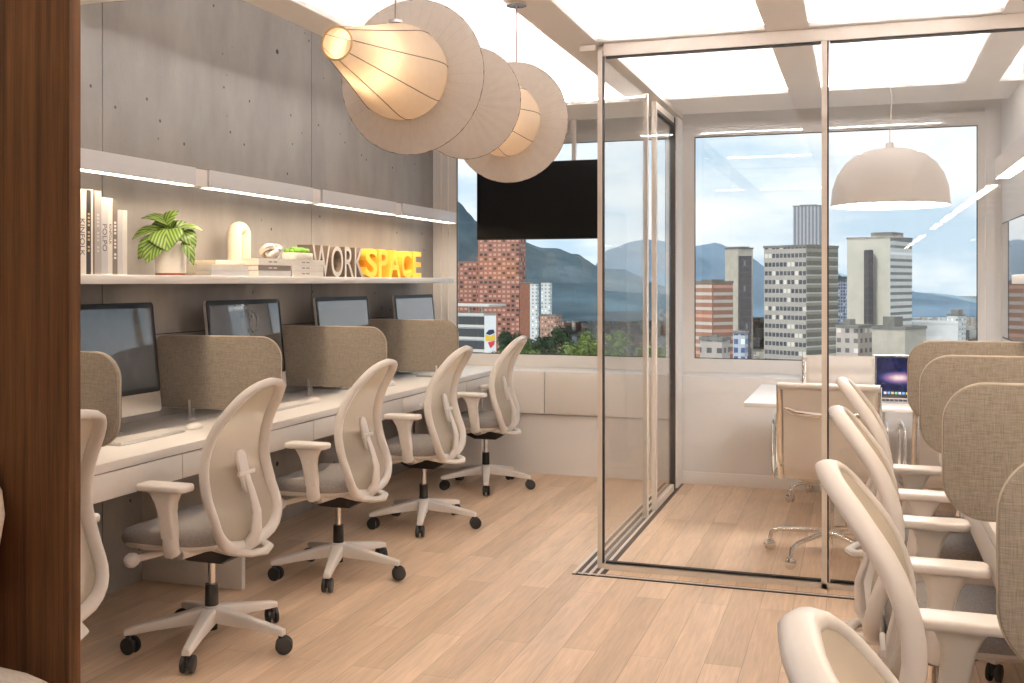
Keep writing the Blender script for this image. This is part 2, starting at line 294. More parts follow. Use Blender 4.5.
# ------------------------------------------------------------ mesh helpers
class MB:
    def __init__(s): s.v = []; s.f = []; s.m = []; s.mats = []
    def add(s, vs, fs, mat=None):
        o = len(s.v); s.v += [tuple(p) for p in vs]
        if mat is None: k = 0
        else:
            if mat not in s.mats: s.mats.append(mat)
            k = s.mats.index(mat)
        for f in fs: s.f.append([i + o for i in f]); s.m.append(k)
        return s
    def box(s, x0, x1, y0, y1, z0, z1, mat=None, M_=None):
        vs = [Vector((x, y, z)) for x in (x0, x1) for y in (y0, y1) for z in (z0, z1)]
        if M_ is not None: vs = [M_ @ p for p in vs]
        return s.add(vs, [(0, 1, 3, 2), (4, 6, 7, 5), (0, 4, 5, 1), (2, 3, 7, 6), (0, 2, 6, 4), (1, 5, 7, 3)], mat)
    def prism(s, poly, axis, a0, a1, mat=None, M_=None):
        """poly: 2D points; axis 'x': (y,z) swept in x; 'y': (x,z) swept in y; 'z': (x,y) swept in z"""
        def P(p, a): return Vector((a, p[0], p[1])) if axis == 'x' else Vector((p[0], a, p[1])) if axis == 'y' else Vector((p[0], p[1], a))
        n = len(poly); vs = [P(p, a0) for p in poly] + [P(p, a1) for p in poly]
        if M_ is not None: vs = [M_ @ p for p in vs]
        fs = [tuple(range(n))[::-1], tuple(range(n, 2 * n))] + [(i, (i + 1) % n, n + (i + 1) % n, n + i) for i in range(n)]
        return s.add(vs, fs, mat)
    def ring_loft(s, rings, cap=True, closed=False, mat=None):
        n = len(rings[0]); vs = [p for r in rings for p in r]; fs = []
        R = len(rings)
        for j in range(R if closed else R - 1):
            a, b = j * n, ((j + 1) % R) * n
            for i in range(n): fs.append((a + i, a + (i + 1) % n, b + (i + 1) % n, b + i))
        if cap and not closed:
            fs.append(tuple(range(n))[::-1]); fs.append(tuple((R - 1) * n + i for i in range(n)))
        return s.add(vs, fs, mat)
    def tube(s, pts, r, n=10, mat=None, closed=False, flat=None, up=None):
        """flat: (a,b) scale of the section along side / up"""
        pts = [Vector(p) for p in pts]; rings = []
        m = len(pts); pn = None
        for i, p in enumerate(pts):
            if closed: t = pts[(i + 1) % m] - pts[i - 1]
            else: t = pts[min(i + 1, m - 1)] - pts[max(i - 1, 0)]
            t.normalize()
            if up is not None: u = Vector(up) if not callable(up) else Vector(up(i))
            elif pn is None: u = Vector((0, 0, 1)) if abs(t.z) < 0.9 else Vector((1, 0, 0))
            else: u = pn
            sd_ = t.cross(u); sd_.normalize(); u2 = sd_.cross(t); u2.normalize(); pn = u2
            rr = r[i] if isinstance(r, (list, tuple)) else r
            fa, fb = flat if flat else (1, 1)
            if callable(fa): fa = fa(i)
            if callable(fb): fb = fb(i)
            rings.append([p + sd_ * (math.cos(2 * PI * k / n) * rr * fa) + u2 * (math.sin(2 * PI * k / n) * rr * fb) for k in range(n)])
        return s.ring_loft(rings, True, closed, mat)
    def cyl(s, p0, p1, r0, r1=None, n=20, mat=None):
        r1 = r0 if r1 is None else r1
        return s.tube([p0, p1], [r0, r1], n, mat)
    def lathe(s, prof, c=(0, 0, 0), axis='z', n=32, mat=None, capped=False):
        """prof: (radius, height) pairs"""
        rings = []
        for r, h in prof:
            rg = []
            for k in range(n):
                a = 2 * PI * k / n; x, y = max(r, 1e-5) * math.cos(a), max(r, 1e-5) * math.sin(a)
                p = (x, y, h) if axis == 'z' else (x, h, y) if axis == 'y' else (h, x, y)
                rg.append(Vector(p) + Vector(c))
            rings.append(rg)
        return s.ring_loft(rings, capped, False, mat)
    def build(s, name, mat=None, parent=None, smooth=False, bevel=0, seg=2, loc=None, subd=0, angle=35, normals=True):
        me = bpy.data.meshes.new(name); me.from_pydata(s.v, [], s.f)
        bm = bmesh.new(); bm.from_mesh(me)
        if normals: bmesh.ops.recalc_face_normals(bm, faces=bm.faces)
        mi = [f.material_index for f in bm.faces]
        if s.mats:
            for f, k in zip(bm.faces, s.m): f.material_index = k
        if bevel:
            es = [e_ for e_ in bm.edges if len(e_.link_faces) == 2 and e_.calc_face_angle(0) > math.radians(angle)]
            bmesh.ops.bevel(bm, geom=es, offset=bevel, segments=seg, profile=0.5, affect='EDGES', clamp_overlap=True)
        bm.to_mesh(me); bm.free()
        if s.mats:
            for q in s.mats: me.materials.append(q)
        else: me.materials.append(mat)
        if smooth or bevel:
            me.polygons.foreach_set('use_smooth', [True] * len(me.polygons))
            if hasattr(me, 'set_sharp_from_angle'): me.set_sharp_from_angle(angle=math.radians(40))
        o = bpy.data.objects.new(name, me); COL.objects.link(o)
        if subd:
            md = o.modifiers.new('subdivision', 'SUBSURF'); md.levels = subd; md.render_levels = subd
        if parent: o.parent = parent
        if loc: o.location = loc
        return o
def rrect(w_, h_, r, n=8, cx=0, cy=0):
    pts = []
    for (sx, sy, a0) in ((1, -1, -90), (1, 1, 0), (-1, 1, 90), (-1, -1, 180)):
        for k in range(n + 1):
            a = math.radians(a0 + 90 * k / n)
            pts.append((cx + sx * (w_ / 2 - r) + r * math.cos(a), cy + sy * (h_ / 2 - r) + r * math.sin(a)))
    return pts
def tag(o, label=None, cat=None, group=None, kind=None):
    if label: o['label'] = label
    if cat: o['category'] = cat
    if group: o['group'] = group
    if kind: o['kind'] = kind
    return o
def empty(name, loc, label, cat, rz=0, group=None):
    o = bpy.data.objects.new(name, None); COL.objects.link(o); o.empty_display_size = 0.1
    o.location = loc; o.rotation_euler = (0, 0, rz)
    return tag(o, label, cat, group)
def kids(o): return [c for c in bpy.data.objects if c.parent == o]
def copy_tree(o, parent=None):
    c = o.copy(); COL.objects.link(c); c.parent = parent
    for ch in kids(o): copy_tree(ch, c)
    return c
def struct(mb, name, mat, **kw):
    o = mb.build(name, mat, **kw); o['kind'] = 'structure'; return o
def box(name, x0, x1, y0, y1, z0, z1, mat, parent=None, bevel=0, **kw):
    return MB().box(x0, x1, y0, y1, z0, z1).build(name, mat, parent, bevel=bevel, **kw)

# ============================================================ ROOM SHELL
XL, XR, YW, YB = -3.19, 0.90, 7.65, -3.2   # left wall, right wall, window wall, back wall
ZS, ZC = 2.56, 3.08                        # beam soffit, coffer ceiling
struct(MB().box(XL - 0.2, XR + 0.2, YB - 0.2, YW + 0.2, -0.1, 0), 'floor', M['floor'])
# concrete wall cast in panels
mb = MB().box(XL - 0.2, XL - 0.012, YB, YW + 0.2, 0, ZC + 0.1, M['groove'])
ys = [YB, -1.77, 0.10, 1.975, 3.847, 5.719, YW - 0.001]
zs = [0.0, 1.15, ZC + 0.1]
for i in range(len(ys) - 1):
    for j in range(len(zs) - 1):
        mb.box(XL - 0.013, XL, ys[i] + 0.003, ys[i + 1] - 0.003, zs[j] + 0.002, zs[j + 1] - 0.003, M['concrete'])
for (y_, z_) in ((4.31, 2.85), (5.32, 2.73), (6.4, 2.75), (2.9, 2.8), (4.31, 0.35), (5.32, 0.35), (6.4, 0.35)):
    mb.cyl((XL - 0.004, y_, z_), (XL + 0.0008, y_, z_), 0.014, 0.014, 16, M['groove'])
struct(mb, 'wall_left', None)
struct(MB().box(XR, XR + 0.2, YB, YW + 0.2, 0, ZC + 0.1), 'wall_right', M['wall'])
struct(MB().box(XL - 0.2, XR + 0.2, YB - 0.2, YB, 0, ZC + 0.1), 'wall_back', M['wall'])
struct(MB().box(XL - 0.2, XR + 0.2, YB - 0.2, YW + 0.2, ZC, ZC + 0.1), 'ceiling', M['ceil'])
# window wall with two openings
WZ0, WZ1 = 0.845, 2.452
W1 = (-2.99, -1.345); W2 = (-1.135, 0.755)
mb = MB()
for x0, x1 in ((XL, W1[0]), (W1[1], W2[0]), (W2[1], XR)): mb.box(x0, x1, YW, YW + 0.03, WZ0, WZ1)
mb.box(XL, XR, YW, YW + 0.03, 0, WZ0); mb.box(XL, XR, YW, YW + 0.03, WZ1, ZC)
struct(mb, 'wall_window', M['wall'])
for k, (x0, x1) in enumerate((W1, W2)):
    o = struct(MB().box(x0, x1, YW + 0.010, YW + 0.018, WZ0, WZ1), 'window_%d' % (k + 1), M['wglass'])
    fr = MB()
    t_ = 0.006
    for a in ((x0, x0 + t_, WZ0, WZ1), (x1 - t_, x1, WZ0, WZ1), (x0 + t_, x1 - t_, WZ0, WZ0 + t_), (x0 + t_, x1 - t_, WZ1 - t_, WZ1)):
        fr.box(a[0], a[1], YW + 0.002, YW + 0.0095, a[2], a[3])
    fr.build('window_gasket', M['gasket'], o)
# trims on the wall pier at the left end and beside the windows
mb = MB()
for x in (-3.13, -3.07): mb.box(x, x + 0.012, YW - 0.012, YW, 0.75, ZC)
struct(mb, 'trim_1', M['wall'])
mb = MB(); mb.box(0.80, 0.86, YW - 0.03, YW, 0.75, 2.56); mb.box(W1[0] - .05, W2[1] + .05, YW - 0.02, YW, WZ1 + 0.06, WZ1 + 0.09)
struct(mb, 'trim_2', M['wall'])
# raised ledge under the window on the meeting-room side
struct(MB().box(-1.19, XR, 7.30, YW, 0, 0.748), 'wall_ledge', M['wall'], bevel=0.004)
struct(MB().box(-1.19, XR, 7.285, 7.30, 0, 0.085), 'baseboard_window', M['wall'], bevel=0.003)
struct(MB().box(-3.19, -1.21, 7.335, YW, 0, 0.43), 'wall_low', M['wall'])
# ---- ceiling beams (flange + web) and LED coves
beam = MB(); led = MB()
BX = [(-2.41, -2.22), (-1.40, -1.205), (-0.41, -0.215), (0.585, 0.77)]
for a, b in BX:
    beam.box(a, b, YB, 7.28, ZS, ZS + 0.028); beam.box(a + 0.045, b - 0.045, YB, 7.28, ZS + 0.02, ZC)
def cross(x0, x1, y0, y1, lip0=True, lip1=True):
    beam.box(x0, x1, y0, y1, ZS + 0.001, ZS + 0.028); beam.box(x0, x1, y0 + (0.045 if lip0 else 0), y1 - (0.045 if lip1 else 0), ZS + 0.02, ZC)
cross(XL, -2.41, 3.40, 3.60)
cross(XL, XR, 6.65, 7.28, True, False)
for x0, x1 in ((-1.205, -0.41), (-0.215, 0.585)):
    cross(x0, x1, 4.95, 5.13)
for x0, x1 in ((-2.22, -1.40), (-1.205, -0.41), (-0.215, 0.585)): cross(x0, x1, 1.35, 1.55)
beam.box(0.77, XR, YB, 7.28, ZS + 0.10, ZS + 0.13)
struct(beam, 'ceiling_beams', M['beam'], bevel=0.003, seg=1)
zt = ZS + 0.0285; LW = 0.014
def cell(x0, x1, y0, y1, sides='lrnf'):
    i = 0.012
    if 'l' in sides: led.box(x0 - 0.044 + i, x0 - 0.044 + i + LW, y0, y1, zt, zt + 0.006)
    if 'r' in sides: led.box(x1 + 0.044 - i - LW, x1 + 0.044 - i, y0, y1, zt, zt + 0.006)
    if 'n' in sides: led.box(x0, x1, y0 - 0.044 + i, y0 - 0.044 + i + LW, zt, zt + 0.006)
    if 'f' in sides: led.box(x0, x1, y1 + 0.044 - i - LW, y1 + 0.044 - i, zt, zt + 0.006)
cell(-2.22, -1.40, 1.55, 6.65)
for x0, x1 in ((-1.205, -0.41), (-0.215, 0.585)):
    cell(x0, x1, 1.55, 4.95); cell(x0, x1, 5.13, 6.65)
for x0, x1 in ((-2.22, -1.40), (-1.205, -0.41), (-0.215, 0.585)): cell(x0, x1, -3.0, 1.35, 'lrf')
cell(0.77, 0.90, 1.0, 6.6, 'l')
fill_strips = MB().box(-2.41 + 0.012, -2.41 + 0.026, YB + 0.1, 3.40, zt, zt + 0.006).box(-2.41 + 0.012, -2.41 + 0.026, 3.60, 6.60, zt, zt + 0.006)  # added glowing strips, no real cove here: soften the beam's shadow on the concrete
struct(fill_strips, 'wall_fill_strip', M['wall_fill'])
o = struct(led, 'trim_3', M['cove'])

# ============================================================ GLASS PARTITION
GX, GY, GT = -1.20, 5.0, 2.50
mb = MB()
for k in range(4):
    x = -1.305 + 0.038 * k
    mb.box(x, x + 0.014, 4.86, 7.27, 0.0, 0.006, M['frame'] if k else M['frame'])
    mb.box(x + 0.014, x + 0.038, 4.86, 7.27, 0.0, 0.002, M['track'])
mb.box(-1.305, XR, 4.855, 4.867, 0.0, 0.004, M['gasket'])
mb.box(-1.28, XR, 4.880, 4.892, 0.0, 0.004, M['gasket'])
mb.box(-1.28, XR, 4.867, 4.880, 0.0, 0.006, M['frame'])
struct(mb, 'trim_4', None)
p = empty('glass_partition', (GX, GY, 0), 'large fixed glass partition with thin beige frame facing the desks', 'glass partition')
def gpart(name, mbx, mat, **kw):
    o = mbx.build(name, mat, p, **kw); o.location = (-GX, -GY, 0); return o
gpart('glass_pane', MB().box(GX + 0.012, -0.162, GY - 0.005, GY + 0.005, 0.026, GT), M['glass'])
gpart('glass_pane', MB().box(-0.138, XR - 0.01, GY - 0.005, GY + 0.005, 0.026, GT), M['glass'])
gpart('glass_pane', MB().box(GX - 0.005, GX + 0.005, GY + 0.012, 6.14, 0.007, GT), M['glass'])
gpart('corner_post', MB().box(GX - 0.012, GX + 0.012, GY - 0.012, GY + 0.012, 0, GT + 0.03), M['frame'])
gpart('mullion', MB().box(-0.162, -0.138, GY - 0.014, GY + 0.014, 0, GT), M['frame'])
gpart('door_post', MB().box(GX - 0.016, GX + 0.012, 6.14, 6.175, 0, GT + 0.02), M['frame'])
gpart('bottom_rail', MB().box(GX + 0.012, XR, GY - 0.014, GY + 0.014, 0, 0.026), M['frame'])
gpart('top_rail', MB().box(GX + 0.02, XR, GY - 0.02, GY + 0.02, GT, ZS - 0.001).box(GX - 0.10, GX + 0.04, GY + 0.021, 7.27, GT + 0.03, ZS - 0.001).box(GX - 0.10, GX - 0.02, GY - .02, GY + 0.02, GT + 0.03, ZS - 0.001), M['frame'])
g = MB()
g.box(GX + 0.012, GX + 0.019, GY - 0.012, GY + 0.012, 0.03, GT); g.box(-0.138, -0.131, GY - 0.012, GY + 0.012, 0.03, GT)
g.box(GX + 0.03, -0.165, GY - 0.012, GY + 0.012, 0.03, 0.040); g.box(-0.125, XR, GY - 0.012, GY + 0.012, 0.03, 0.040)
g.box(GX + 0.03, -0.165, GY - 0.012, GY + 0.012, GT - 0.01, GT); g.box(-0.125, XR, GY - 0.012, GY + 0.012, GT - 0.01, GT)
gpart('gasket', g, M['gasket'])
q = empty('sliding_door', (-1.185, 6.33, 0), 'narrow glass sliding door leaf in a dark edged frame near the window ledge', 'sliding door')
def dp(n, mbx, mat): o = mbx.build(n, mat, q); o.location = (1.185, -6.33, 0); return o
dp('glass_pane', MB().box(-1.19, -1.182, 6.37, 6.96, 0.05, 2.46), M['glass'])
dp('door_frame', MB().box(-1.20, -1.172, 6.33, 6.37, 0.007, 2.50).box(-1.20, -1.172, 6.37, 6.98, 0.007, 0.05).box(-1.20, -1.172, 6.37, 6.98, 2.46, 2.50), M['frame'])
dp('edge_strip', MB().box(-1.205, -1.167, 6.98, 7.01, 0.007, 2.50).box(-1.203, -1.170, 6.372, 6.98, 2.44, 2.458), M['gasket'])
struct(MB().box(-1.215, -1.165, 7.08, 7.285, 0.007, 2.52), 'trim_5', M['wall'])

# ============================================================ WALNUT PANEL
struct(MB().box(-3.18, -1.72, 1.963, 2.0, 0, ZS), 'wall_walnut', M['walnut'])

# ============================================================ LEFT DESK RUN
DZ = 0.752
def desk(side):
    """one continuous desk along a long wall; side -1 left wall, +1 right wall"""
    if side < 0: xw, xf, y0, y1 = XL, -2.56, 2.02, 7.335
    else: xw, xf, y0, y1 = XR, 0.33, 0.2, 4.93
    lab = 'long white wall desk running under the shelf on the concrete wall' if side < 0 else 'white wall desk on the right behind the close chairs'
    r = empty('wall_desk', (xf, y0, 0), lab, 'desk')
    def a(n, mbx, mat, **kw): o = mbx.build(n, mat, r, **kw); o.location = (-xf, -y0, 0); return o
    lo, hi = (xw, xf) if side < 0 else (xf, xw)
    lo += 0.001; hi -= 0.001
    a('worktop', MB().box(lo, hi, y0, y1, DZ - 0.035, DZ), M['lam'], bevel=0.004)
    inner = (lo, hi - 0.012) if side < 0 else (lo + 0.012, hi)
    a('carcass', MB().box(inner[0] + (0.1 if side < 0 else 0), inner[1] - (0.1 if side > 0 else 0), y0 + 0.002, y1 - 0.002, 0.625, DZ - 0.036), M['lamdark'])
    ysm = [y for y in (2.5, 3.555, 4.615, 5.68, 6.74) if y0 < y < y1] if side < 0 else [y for y in (0.9, 1.9, 2.9, 3.9) if y0 < y < y1]
    ysm = [y0] + ysm + [y1]
    for i in range(len(ysm) - 1):
        x0, x1 = (hi - 0.018, hi) if side < 0 else (lo, lo + 0.018)
        a('drawer_front', MB().box(x0, x1, ysm[i] + 0.002, ysm[i + 1] - 0.002, 0.617, DZ - 0.039), M['lam'], bevel=0.0015)
    for y in ((2.04, 4.115, 7.29) if side < 0 else (0.22, 4.88)):
        x0, x1 = (lo, xf - 0.09) if side < 0 else (xf + 0.09, hi)
        a('panel_leg', MB().box(x0, x1, y, y + 0.03, 0.004, 0.624), M['lam'], bevel=0.002)
    return r
desk(-1); desk(1)

# window cabinets (floating drawer units under the left window)
xs = [-3.185, -2.17, -1.22]
for i in range(2):
    x0, x1 = xs[i], xs[i + 1]
    lab = ('white floating drawer cabinet under the window at the desk end', 'white floating drawer cabinet under the window nearest the glass room')[i]
    r = empty('window_cabinet', (x0, 7.34, 0.44), lab, 'cabinet')
    o = MB().box(x0 + 0.001, x1 - 0.001, 7.34 if i == 0 else 7.322, YW - 0.001, 0.441, 0.75).build('cabinet_body', M['lam'], r); o.location = (-x0, -7.34, -0.44)
    if i == 0: o = MB().box(-2.555, x1 - 0.003, 7.30, 7.3395, 0.441, 0.75).build('drawer_front', M['lam'], r, bevel=0.002)
    else: o = MB().box(x0 + 0.003, x1 - 0.003, 7.30, 7.3215, 0.441, 0.75).build('drawer_front', M['lam'], r, bevel=0.002)
    o.location = (-x0, -7.34, -0.44)

# ============================================================ SHELVES AND LIGHT BARS
SHZ = 1.43
def shelf(lo, hi, y0, y1, lab):
    o = MB().box(lo, hi, y0, y1, SHZ - 0.038, SHZ).build('wall_shelf', M['lam'], bevel=0.003); tag(o, lab, 'shelf')
shelf(XL + 0.001, -2.885, 2.02, 7.33, 'long white shelf holding books and a plant on the concrete wall')
shelf(0.61, XR - 0.001, 0.3, 4.85, 'white wall shelf at the right edge seen through the glass')
def bar(side, y0, y1, lab, last=False):
    if side < 0: f, b, wl = -2.85, -2.91, XL
    else: f, b, wl = 0.545, 0.605, XR
    z0, z1 = 1.836, 1.918
    r = empty('light_bar', ((f + b) / 2, y0, z0), lab, 'light bar', group=None)
    off = Vector((-(f + b) / 2, -y0, -z0))
    lo, hi = min(f, b), max(f, b)
    t = 0.004
    m_ = MB().box(lo, lo + t, y0, y1, z0, z1).box(hi - t, hi, y0, y1, z0, z1).box(lo + t, hi - t, y0, y1, z1 - t, z1).box(lo + t, hi - t, y0, y0 + t, z0, z1 - t).box(lo + t, hi - t, y1 - t, y1, z0, z1 - t)
    o = m_.build('housing', M['barface'], r); o.location = off
    o = MB().box(lo + t, hi - t, y0 + t, y1 - t, z0 + 0.004, z0 + 0.01).build('diffuser', M['barled'], r); o.location = off
    e1 = y1 + (0.0 if last else 0.107)
    c0, c1 = (XL + 0.001, XL + 0.05) if side < 0 else (XR - 0.05, XR - 0.001)
    # the small bridge that joins one bar to the next, set back from the face
    if not last:
        a_, b_ = (lo + 0.003, hi - 0.012) if side < 0 else (lo + 0.012, hi - 0.003)
        o = MB().box(a_, b_, y1, e1, z0 + 0.002, z1 - 0.002).build('joint', M['beam'], r); o.location = off
    for yy in (y0 + 0.15, y1 - 0.15):
        o = MB().box(min(b, wl), max(b, wl), yy, yy + 0.02, z1 - 0.03, z1 - 0.01).build('wall_bracket', M['barface'], r); o.location = off
labs = ['white linear light bar above the upright books, nearest the walnut panel', 'white linear light bar above the plant and arch vase', 'white linear light bar above the grey letters', 'white linear light bar above the yellow letters, ending at the window']
BY = [(3.04 - 0.9, 4.055), (4.163, 5.127), (5.24, 6.215), (6.324, 7.28)]
for (a, b), l in zip(BY, labs): bar(-1, a, b, l, b > 7)
rl = ['right hand wall light bar ending beside the glass partition', 'right wall light bar second from the glass partition', 'right wall light bar third from the glass partition', 'right wall light bar farthest from the glass partition']
yy = 4.85
for k in range(4):
    bar(1, yy - 0.97, yy, rl[k], k == 0); yy -= 1.077

# ============================================================ DESK SCREENS
def screen_proto():
    r = empty('desk_screen', (0, 0, 0), 'x', 'desk screen')
    # local x: 0 = free edge, runs to 0.66 at the wall; z from 0.06 above desk
    W, HH, R = 0.685, 0.34, 0.10
    pts = []
    z0 = 0.055
    def arc(cx, cz, a0, a1, rr, n=10): return [(cx + rr * math.cos(math.radians(a0 + (a1 - a0) * k / n)), cz + rr * math.sin(math.radians(a0 + (a1 - a0) * k / n))) for k in range(n + 1)]
    pts += arc(R, z0 + R, 180, 270, R); pts += arc(W - 0.02, z0 + 0.02, 270, 360, 0.02, 4)
    pts += arc(W - R * 0.6, z0 + HH - R * 0.6, 0, 90, R * 0.6); pts += arc(R, z0 + HH - R, 90, 180, R)
    MB().prism(pts, 'y', -0.013, 0.013).build('panel', M['linen'], r, bevel=0.005, angle=60)
    ring = [(p_[0], 0.0, p_[1]) for p_ in pts]
    MB().tube(ring, 0.0028, 6, closed=True, flat=(1, 1), up=(0, 1, 0)).build('piping', M['linenedge'], r, smooth=True)
    for x in (0.15, 0.48):
        c = MB().box(x - 0.007, x + 0.007, -0.022, 0.022, 0.0, 0.005).box(x - 0.006, x + 0.006, -0.019, -0.0145, 0.005, 0.075).box(x - 0.006, x + 0.006, 0.0145, 0.019, 0.005, 0.095)
        c.build('clamp', M['alu'], r, bevel=0.0015)
    return r
pr = screen_proto()
SY = [3.106, 4.205, 5.325, 6.43]
ls = ['beige linen desk screen half hidden by the walnut panel', 'beige linen desk screen between the first and second left computers',
      'beige linen desk screen between the second and third left computers', 'beige linen desk screen beside the fourth computer, nearest the window']
rs = ['beige linen screen cut off at the right edge, closest to the camera', 'large beige linen screen on the right, second closest to the camera',
      'beige linen screen on the right, third from the camera', 'beige linen screen on the right, farthest back, beside the laptop']
RY = [1.74, 2.84, 3.88, 4.82]
first = True
for k, y in enumerate(SY):
    o = pr if first else copy_tree(pr); first = False
    o.location = (-2.50, y, DZ + 0.001); o.rotation_euler = (0, 0, PI); o['label'] = ls[k]
for k, y in enumerate(RY):
    o = copy_tree(pr); o.location = (0.20, y, DZ + 0.001); o.rotation_euler = (0, 0, 0); o['label'] = rs[k]

# ============================================================ COMPUTERS
def computer(y, lab):
    r = empty('desktop_computer', (-3.02, y, DZ + 0.001), lab, 'computer')
    W, Z0, Z1 = 0.68, 0.072, 0.558
    tilt = Matrix.Rotation(math.radians(-6), 4, 'Y') 
    T = Matrix.Translation((0.055, 0, Z0)) @ tilt
    hh = Z1 - Z0
    b = MB().prism(rrect(W, hh, 0.018, 4, 0, hh / 2), 'x', -0.012, 0.004, M_=T)
    b.build('housing', M['alu'], r, bevel=0.002)
    MB().prism(rrect(W - 0.002, hh - 0.088, 0.016, 4, 0, hh / 2 + 0.044), 'x', 0.0042, 0.0065, M_=T).build('bezel', M['bezel'], r)
    MB().box(0.0068, 0.0074, -W / 2 + 0.022, W / 2 - 0.022, 0.088 + 0.022, hh - 0.024, M_=T).build('display', M['screen'], r)
    st = [(0.045, 0.004), (-0.075, 0.004), (-0.085, 0.03), (-0.05, 0.16), (-0.005, 0.24), (0.015, 0.24), (-0.03, 0.15), (-0.07, 0.03), (-0.062, 0.013), (0.045, 0.010)]
    s = MB(); s.prism([(x, z) for x, z in st], 'y', -0.09, 0.09); s.build('stand', M['alu'], r)
    s = MB().box(-0.085, 0.085, -0.095, 0.095, 0, 0.004); s.build('foot', M['alu'], r, bevel=0.002)
    return r
cl = ['black screen aluminium computer nearest the walnut panel', 'aluminium computer behind the second linen screen on the left desk', 'aluminium computer behind the third linen screen on the left desk', 'aluminium computer behind the fourth linen screen, nearest the window']
for y, l in zip((3.62, 4.70, 5.78, 6.87), cl):
    computer(y, l)
KEYM = pbr('white_keys', (0.78, 0.74, 0.70), 0.4, var=0.02)
def keyboard(y, lab, wide=0.42, rz=0.0, x=-2.815):
    r = empty('keyboard', (x, y, DZ + 0.001), lab, 'keyboard', rz)
    MB().box(-0.058, 0.058, -wide / 2, wide / 2, 0, 0.008).build('key_tray', M['alu'], r, bevel=0.003)
    k = MB(); rows = 5; n = 17
    for i in range(rows):
        for j in range(n):
            if i == 4 and 4 <= j <= 8:
                if j == 4:
                    ya = -wide / 2 + 0.008 + j * (wide - 0.016) / n; k.box(0.034, 0.052, ya, ya + 5 * (wide - 0.016) / n - 0.003, 0.008, 0.0125)
                continue
            xa = -0.052 + i * 0.0215; ya = -wide / 2 + 0.008 + j * (wide - 0.016) / n
            k.box(xa, xa + 0.018, ya, ya + (wide - 0.016) / n - 0.003, 0.008, 0.0125)
    k.build('keys', KEYM, r)
def mouse(x, y, lab):
    m_ = MB(); rings = []
    for t in [0.03, 0.2, 0.45, 0.7, 0.88, 1.0]:
        rings.append((math.sin(t * PI / 2), math.cos(t * PI / 2)))
    pr_ = []
    vs = []
    for s_, c_ in rings[::-1]:
        pr_.append([(0.032 * s_ * math.cos(a), 0.056 * s_ * math.sin(a), 0.004 + 0.022 * c_ ** 1.0 * (1 if s_ < 1 else 0)) for a in [2 * PI * k / 24 for k in range(24)]])
    base = [(0.031 * math.cos(a), 0.055 * math.sin(a), 0.0) for a in [2 * PI * k / 24 for k in range(24)]]
    m_.ring_loft([[Vector(p_) for p_ in rg] for rg in [base] + pr_])
    o = m_.build('mouse', KEYM, smooth=True); o.location = (x, y, DZ + 0.001); o.rotation_euler = (0, 0, 0.15); tag(o, lab, 'mouse')
keyboard(3.64, 'white keyboard on the desk in front of the nearest computer')
keyboard(4.76, 'white keyboard on the desk in front of the second computer')
keyboard(5.80, 'white keyboard on the desk in front of the third computer')
keyboard(6.80, 'white keyboard on the desk in front of the fourth computer')
mouse(-2.79, 3.955, 'white mouse on the desk beside the nearest keyboard')
mouse(-2.79, 5.03, 'white mouse on the desk beside the second keyboard')
mouse(-2.84, 6.09, 'white mouse on the desk beside the third keyboard')
mouse(-2.84, 7.05, 'white mouse on the desk beside the fourth keyboard')
# ============================================================ TASK CHAIRS
def smoothstep(x): x = max(0, min(1, x)); return x * x * (3 - 2 * x)
def interp(tab, x):
    if x <= tab[0][0]: return tab[0][1]
    for (a, va), (b, vb) in zip(tab, tab[1:]):
        if x <= b:
            t = (x - a) / (b - a); t = t * t * (3 - 2 * t) if False else t
            return va + (vb - va) * t
    return tab[-1][1]
def cat_interp(tab, x):
    """smooth (Catmull-Rom) interpolation of a table"""
    n = len(tab)
    if x <= tab[0][0]: return tab[0][1]
    if x >= tab[-1][0]: return tab[-1][1]
    for i in range(n - 1):
        if x <= tab[i + 1][0]:
            x0, y0 = tab[i]; x1, y1 = tab[i + 1]
            m0 = (y1 - tab[max(i - 1, 0)][1]) / (x1 - tab[max(i - 1, 0)][0])
            m1 = (tab[min(i + 2, n - 1)][1] - y0) / (tab[min(i + 2, n - 1)][0] - x0)
            h = x1 - x0; t = (x - x0) / h
            return (2 * t ** 3 - 3 * t * t + 1) * y0 + (t ** 3 - 2 * t * t + t) * h * m0 + (-2 * t ** 3 + 3 * t * t) * y1 + (t ** 3 - t * t) * h * m1
